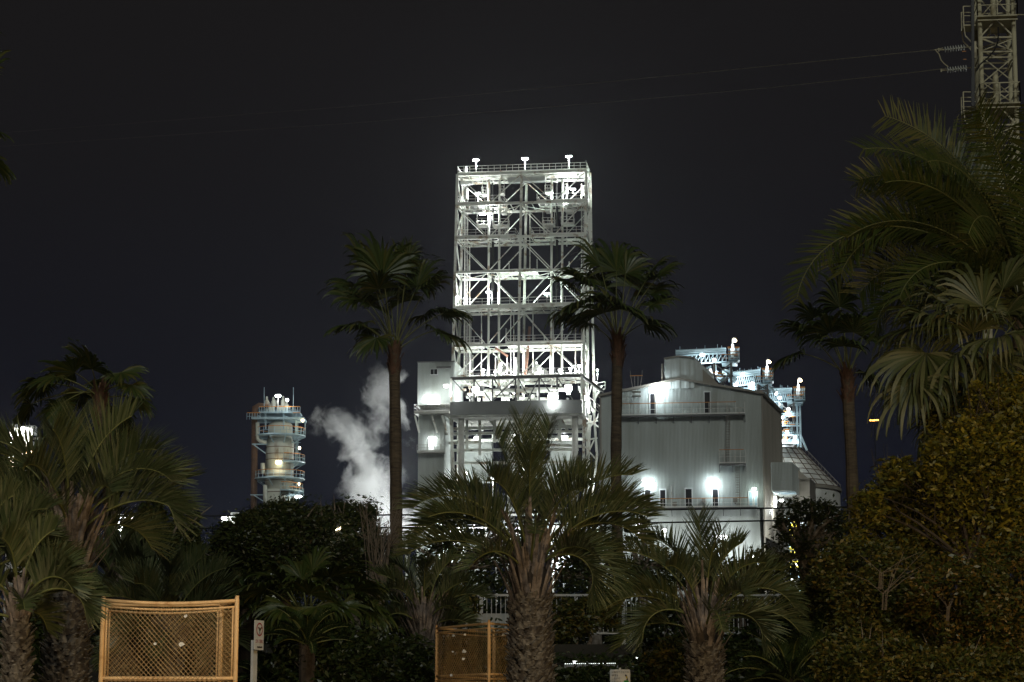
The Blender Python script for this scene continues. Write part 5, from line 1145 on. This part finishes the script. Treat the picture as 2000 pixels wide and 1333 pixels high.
butia(bp(-42, 31), P(-40, 1120, 31), .17, 'feather palm cut by the left edge above the small bright one', 26, nf=18, L=1.25, ll=.42, boot_h=.5, bl=.45, extra=[(5, 55, 1.3, 2.3), (-20, 70, 1.3, 1.9)], bw=.05, w=.028)
butia(bp(335, 46), P(330, 1235, 46), .28, 'feather palm showing behind and above the large wire cage', 27, nf=26, L=1.6, ll=.55, boot_h=.6, bl=.5)
butia(bp(232, 48), P(235, 1165, 48), .26, 'dim feather palm between the big left trunk and the cage', 28, nf=24, L=1.6, ll=.5, boot_h=.7, bl=.5)
washingtonia(trunkpts([(600, 1230)], 46), .2, hubs([(560, 1142, 1.0), (645, 1128, 1.0), (694, 1152, .95), (604, 1160, 1.0, -.5), (520, 1150, .9), (498, 1185, .8), (722, 1190, .8), (662, 1185, .9, -.5), (580, 1195, .8, -.4), (610, 1115, .8, .6), (540, 1210, .7), (470, 1150, .7, .3), (590, 1135, .9, .4), (670, 1150, .9, .3), (530, 1125, .8, .6), (620, 1185, .9, -.6), (560, 1185, .9, -.6), (700, 1175, .9, -.2), (640, 1205, .8, -.5)], 46, 7, .5), 'low broad fan palm between the cage sign and the small feather palm', 17, mt='date', Rr=.95, droop=.9, fib=False, grp='low fan palms')
# date palm at the right edge
dc = P(2005, 590, 52); db = Vector((dc.x+.1, 52, gz(52)))
dp = thing('date_palm', db, 'huge feather palm with long olive fronds arching in from the right edge', 'palm tree', 'feather palms with grey green fronds')
b = MB(); b.tube([db, dc], [.45, .4], 16); boots(b, dc, .42, 3.0, 90, 5, .25, .12, (.3, .6)); b.build('trunk', M['bark'], dp)
rd = random.Random(44)
for i, (az, el, l, ar) in enumerate([(183, 50, 6.3, 2.35), (178, 64, 5.6, 2.5), (181, 58, 5.0, 2.3), (186, 56, 4.6, 1.7), (172, 74, 5.0, 1.6), (190, 70, 4.4, 1.2), (160, 80, 4.8, .8), (205, 66, 4.6, 1.5), (200, 40, 3.6, 2.0), (168, 44, 4.0, 1.8), (120, 84, 4.8, .5), (260, 78, 4.6, .9), (300, 60, 4.4, 1.6), (0, 60, 4.6, 1.7), (30, 45, 4.6, 1.8), (340, 40, 4.2, 1.9), (90, 60, 4.6, 1.6), (60, 75, 4.6, .9), (240, 50, 4.4, 1.8), (140, 55, 4.6, 1.7), (175, 25, 2.8, 1.6), (215, 30, 2.8, 1.5), (270, 35, 3.6, 1.9), (182, 82, 5.4, 1.2), (195, 76, 5.4, 1.6), (176, 34, 4.0, 2.2), (165, 60, 4.6, 2.0), (178, 76, 5.0, 1.7), (225, 70, 4.8, 1.6), (240, 78, 5, 1.2), (150, 72, 5, 1.5)]):
    feather(dp, dc+sph(R(az), 0)*.2, R(az), R(el), l*1.13, ar, .80, 'date', 900+i, n=76, w=.04, vee=.15, droop=.25, sw=1.0, fwu=.25, roll=(.95 if i % 2 else -.8)+.3*math.sin(i*1.7), petiole=.12, fwd=.5, pr=.03)
# ------------------------------------------------------------------ cycads
for i, (x, y, Y, L, lb) in enumerate(((604, 1318, 48, .85, 'cycad with upright fronds at the bottom right of the sign'), (553, 1330, 47, .8, 'small cycad right beside the no golf sign post'), (516, 1335, 46.5, .75, 'small cycad half hidden behind the no golf sign post'), (557, 1252, 47, .85, 'cycad with a reddish crown under the low fan palm'), (600, 1262, 44.5, .95, 'cycad in front of the low broad fan palm trunk'), (484, 1190, 47, .8, 'cycad with an orange crown just right of the large cage'), (1545, 1335, 42, 1.25, 'big glossy cycad to the right of the right feather palm'), (1600, 1290, 43, 1.0, 'glossy cycad frond cluster in front of the yellow bushes'), (80, 1335, 36, .8, 'dim cycad between the two left trunks'))):
    cycad(P(x, y, Y), lb, 60+i, 24, L, .17 if L < 1 else .24)
# ------------------------------------------------------------------ broadleaf trees and bushes
def blob(x, y, rx, rz, Y, ry=None): c = P(x, y, Y); k = Y/F; return (tuple(c), (rx*k, (ry or rx)*k*.8, rz*k))
def BL(l, Y, dy=0): return [blob(x, y, rx, rz, Y+dy*((i*37) % 5-2)/2) for i, (x, y, rx, rz) in enumerate(l)]
tree('broadleaf_tree', bp(560, 62), BL([(560, 1075, 125, 85), (470, 1085, 75, 70), (640, 1075, 80, 80), (545, 1015, 60, 40), (600, 1025, 50, 40), (480, 1035, 50, 35), (430, 1130, 60, 60)], 62, 1), 'broad round dark tree in front of the distillation column', 'leaf', 62000, .058, 71, grp='dark broadleaf trees', clumps=70, cs=.13)
tree('broadleaf_tree', bp(690, 63), BL([(690, 1060, 62, 78), (665, 1010, 32, 30), (720, 1110, 50, 70)], 63), 'dark tree between the round tree and the steam', 'leaf', 22000, .058, 72, grp='dark broadleaf trees', clumps=50, cs=.15)
tree('conifer', bp(330, 58), BL([(285, 1060, 22, 85), (312, 1040, 14, 95), (345, 1060, 20, 70), (378, 1060, 15, 80), (255, 1070, 20, 60), (330, 1100, 70, 60)], 58), 'dark spiky conifer with flame shaped tips left of the round tree', 'leaf', 16000, .07, 73, clumps=90, cs=.14)
tree('broadleaf_tree', bp(1585, 66), BL([(1562, 1000, 45, 30), (1612, 1012, 42, 34), (1650, 1040, 38, 30), (1560, 1060, 40, 34), (1608, 1080, 45, 38), (1530, 1030, 24, 26), (1540, 1110, 38, 34), (1650, 1095, 36, 30), (1590, 1135, 50, 34)], 66), 'open dark tree with crooked limbs in front of the silo base', 'leaf', 9500, .06, 74, grp='dark broadleaf trees', clumps=60, cs=.2, shell=.3, tr=.2)
tree('broadleaf_tree', bp(1165, 64), BL([(1150, 1050, 48, 40), (1110, 1085, 50, 45), (1175, 1110, 50, 50), (1120, 1140, 50, 40)], 64), 'dark gappy tree just left of the second tall trunk', 'leaf', 6500, .06, 75, grp='dark broadleaf trees', clumps=60, cs=.18, shell=.35)
tree('broadleaf_tree', bp(895, 64), BL([(870, 1045, 55, 42), (930, 1070, 55, 45), (850, 1110, 55, 45), (960, 1120, 50, 50), (900, 1140, 60, 40), (1000, 1060, 50, 45)], 64), 'dark gappy tree behind the left fronds of the central palm', 'leaf', 8000, .06, 76, grp='dark broadleaf trees', clumps=70, cs=.18, shell=.35)
tree('broadleaf_tree', bp(1260, 65), BL([(1245, 1030, 28, 34), (1270, 1095, 45, 45), (1230, 1130, 45, 45), (1330, 1120, 45, 40)], 65), 'dark gappy tree just right of the second tall trunk', 'leaf', 5500, .06, 77, grp='dark broadleaf trees', clumps=50, cs=.18, shell=.35)
tree('broadleaf_tree', bp(1450, 65), BL([(1440, 1130, 60, 36), (1490, 1110, 36, 40), (1400, 1145, 50, 30), (1480, 1150, 50, 30)], 65), 'low dark tree behind the right feather palm', 'leafb', 6000, .06, 78, grp='dark broadleaf trees', clumps=50, cs=.18, shell=.35)
# bare shrub in front of the steam
bs = thing('bare_shrub', bp(735, 61), 'leafless twiggy shrub outlined against the steam', 'shrub'); b = MB(); rs = random.Random(8); o0 = bp(735, 61)
for i in range(26):
    tx, ty = rs.uniform(690, 790), rs.uniform(965, 1040); e_ = P(tx, ty, 61+rs.uniform(-.8, .8)); s_ = o0+Vector((rs.uniform(-.3, .3), 0, 1.6)); m_ = s_.lerp(e_, .55)+Vector((rs.uniform(-.15, .15), 0, .15))
    b.tube([o0, s_, m_, e_], [.03, .025, .016, .005], 5)
    for k in range(4):
        t_ = rs.uniform(.35, .9); q_ = s_.lerp(e_, t_)*.5+m_.lerp(e_, t_)*.5; b.tube([q_, q_+Vector((rs.uniform(-.35, .35), rs.uniform(-.1, .1), rs.uniform(.1, .5)))], [.009, .004], 4)
b.build('branches', M['twig'], bs)
bt = thing('bare_shrub', bp(1745, 52), 'thin leafless sapling left of the yellow tree', 'shrub'); b = MB(); o0 = bp(1745, 52)
for i in range(14):
    e_ = P(rs.uniform(1690, 1790), rs.uniform(850, 990), 52+rs.uniform(-.5, .5)); s_ = o0+Vector((rs.uniform(-.2, .2), 0, 3.5)); b.tube([o0, s_, s_.lerp(e_, .5)+Vector((.1, 0, 0)), e_], [.035, .028, .015, .005], 5)
b.build('branches', M['twig'], bt)
def shrubs():
    g1 = 'yellow and green bushes at the right'
    tree('leafy_tree', bp(1900, 45), BL([(1890, 900, 85, 75), (1960, 830, 75, 65), (1800, 985, 90, 60), (1930, 985, 110, 90), (1740, 1040, 70, 50), (2010, 930, 70, 110), (1880, 1050, 110, 70), (1850, 820, 35, 35), (1760, 925, 40, 30), (1985, 760, 40, 30), (1700, 990, 35, 25), (1920, 770, 30, 28)], 45, 1.2), 'tall golden leaved tree below the drooping fan palm', 'leafy', 52000, .062, 81, grp=g1, clumps=90, cs=.20, tm='core', shell=.7, tr=.07)
    tree('leafy_shrub', bp(1700, 43), BL([(1680, 1120, 75, 55), (1760, 1150, 80, 70), (1620, 1190, 65, 60), (1700, 1210, 90, 70)], 43, .8), 'olive bush between the silo palm and the glossy cycad', 'leafb', 30000, .05, 82, cat='bush', grp=g1, clumps=55, cs=.2, tr=.05, tm='core', shell=.75)
    tree('leafy_shrub', bp(1890, 42), BL([(1880, 1170, 100, 70), (1970, 1130, 70, 70), (1830, 1230, 90, 60), (1950, 1230, 90, 70)], 42, .8), 'mixed green and orange bush under the golden tree', 'leafg', 32000, .05, 83, cat='bush', grp=g1, clumps=55, cs=.2, tr=.05, tm='core', shell=.75)
    tree('leafy_shrub', bp(1760, 40), BL([(1720, 1300, 100, 50), (1830, 1310, 100, 50), (1930, 1320, 100, 50), (1650, 1290, 55, 55)], 40, .6), 'low bright green bush along the bottom right edge', 'leafb', 30000, .047, 84, cat='bush', grp=g1, clumps=80, cs=.16, tr=.06)
    b = MB()
    for i in range(26):
        cx_ = (1850, 1728, 1722, 1880)[i % 4]; s_ = P(cx_+rs.uniform(-5, 5), (1190, 1160, 1120, 1150)[i % 4], 40.9); e_ = P(cx_+rs.uniform(-75, 85), rs.uniform(1075, 1150), 40.9+rs.uniform(-.3, .3)); b.tube([s_-UP*.3+Vector((0, .15, 0)), s_, s_.lerp(e_, .5)+Vector((rs.uniform(-.05, .05), 0, .05)), e_], [.007, .0065, .005, .003], 4)
    t = thing('bare_shrub', bp(1780, 41), 'bare grey stems poking out of the right bushes', 'shrub'); b.build('branches', M['twig'], t)
    g2 = 'low dark bushes under the palms'
    for i, (l, Y, n, lb, m_) in enumerate((
        ([(610, 1310, 70, 50), (690, 1290, 70, 60)], 45, 9000, 'dark bush under the low fan palm', 'leaf'),
        ([(770, 1310, 70, 60)], 49, 5000, 'dark bush at the foot of the leftmost tall trunk', 'leaf'),
        ([(430, 1240, 70, 90)], 49, 5000, 'dark bush behind the large cage corner', 'leaf'),
        ([(870, 1190, 60, 45)], 56, 5000, 'dark bush at the left end of the park railing', 'leafb'),
        ([(1150, 1200, 60, 34), (1110, 1230, 40, 30)], 58, 5000, 'brownish bush in front of the railing right of the central palm', 'leafb'),
        ([(1160, 1335, 60, 30), (1100, 1325, 40, 20)], 50, 4500, 'low dark bush under the dotted strip light', 'leaf'),
        ([(1300, 1240, 50, 45), (1290, 1320, 60, 40)], 50, 6000, 'dark bush between the notice and the right feather palm', 'leaf'),
        ([(1330, 1300, 60, 45)], 46, 5000, 'olive bush at the left foot of the right feather palm', 'leafb'),
        ([(1470, 1300, 70, 60), (1500, 1230, 40, 40)], 47, 7000, 'dark bush at the right foot of the right feather palm', 'leaf'),
        ([(30, 1290, 60, 60), (90, 1240, 50, 60)], 44, 7000, 'dark bush behind the two left trunks', 'leaf'),
        ([(270, 1250, 80, 80), (360, 1280, 70, 70)], 50, 9000, 'dark bush seen through the mesh of the large cage', 'leafb'),
        ([(90, 1050, 80, 70), (60, 980, 60, 60), (20, 930, 50, 60)], 50, 9000, 'dark green tree leaves behind the largest left palm', 'leaf'),
        ([(1560, 1230, 50, 70)], 50, 5000, 'dark bush behind the glossy cycads', 'leaf'),
        ([(930, 1290, 70, 60)], 52, 5000, 'dark bush seen through the small cage', 'leaf'))):
        tree('dark_shrub', bp(l[0][0], Y), BL(l, Y), lb, m_, n, .065, 200+i, cat='bush', grp=g2, clumps=45, cs=.2, tr=.05)
shrubs()
# a continuous clipped hedge beyond the railing
hb_ = []
for i in range(36): hb_.append(blob(350+i*50, 1205+((i*53) % 7)*4, 45, 42, 68))
kind(leafcloud('hedge_foliage', 'leaf', None, hb_, 36000, .08, 300, clumps=300, cs=.25), 'stuff')
gb_ = []
for i in range(24):
    for yy in (49.5, 51.2, 52.8, 54.4, 56.0): gb_.append(((-9+i*.85, yy, gz(yy)+.06), (.62, .95, .16)))
kind(leafcloud('ground_cover', 'leaf', None, gb_, 36000, .06, 302, clumps=14, cs=.35, shell=.1), 'stuff')
tb_ = []
for i in range(30):
    x = -60+i*75; top = 1150 if x > 430 else 1165
    tb_.append(blob(x, top+62+((i*29) % 5)*5, 62, 62, 95))
kind(leafcloud('treeline_foliage', 'leaf', None, tb_, 30000, .13, 301, clumps=260, cs=.25, shell=.2), 'stuff')
# ------------------------------------------------------------------ thin even volume added to give the lamps a glow
hb = MB(); hb.hexa([(-900, -120, -1.0), (900, -120, -1.0), (900, 760, -1.0), (-900, 760, -1.0), (-900, -120, 130), (900, -120, 130), (900, 760, 130), (-900, 760, 130)])
hm = bpy.data.materials.new('glow_haze'); hm.use_nodes = True; ht = hm.node_tree; ht.nodes.clear()
ho = ht.nodes.new('ShaderNodeOutputMaterial'); hv = ht.nodes.new('ShaderNodeVolumePrincipled'); hv.inputs['Density'].default_value = .00005; hv.inputs['Color'].default_value = (.92, .95, 1, 1); hv.inputs['Anisotropy'].default_value = .86
ht.links.new(hv.outputs[0], ho.inputs['Volume']); kind(hb.build('glow_haze', hm), 'stuff')
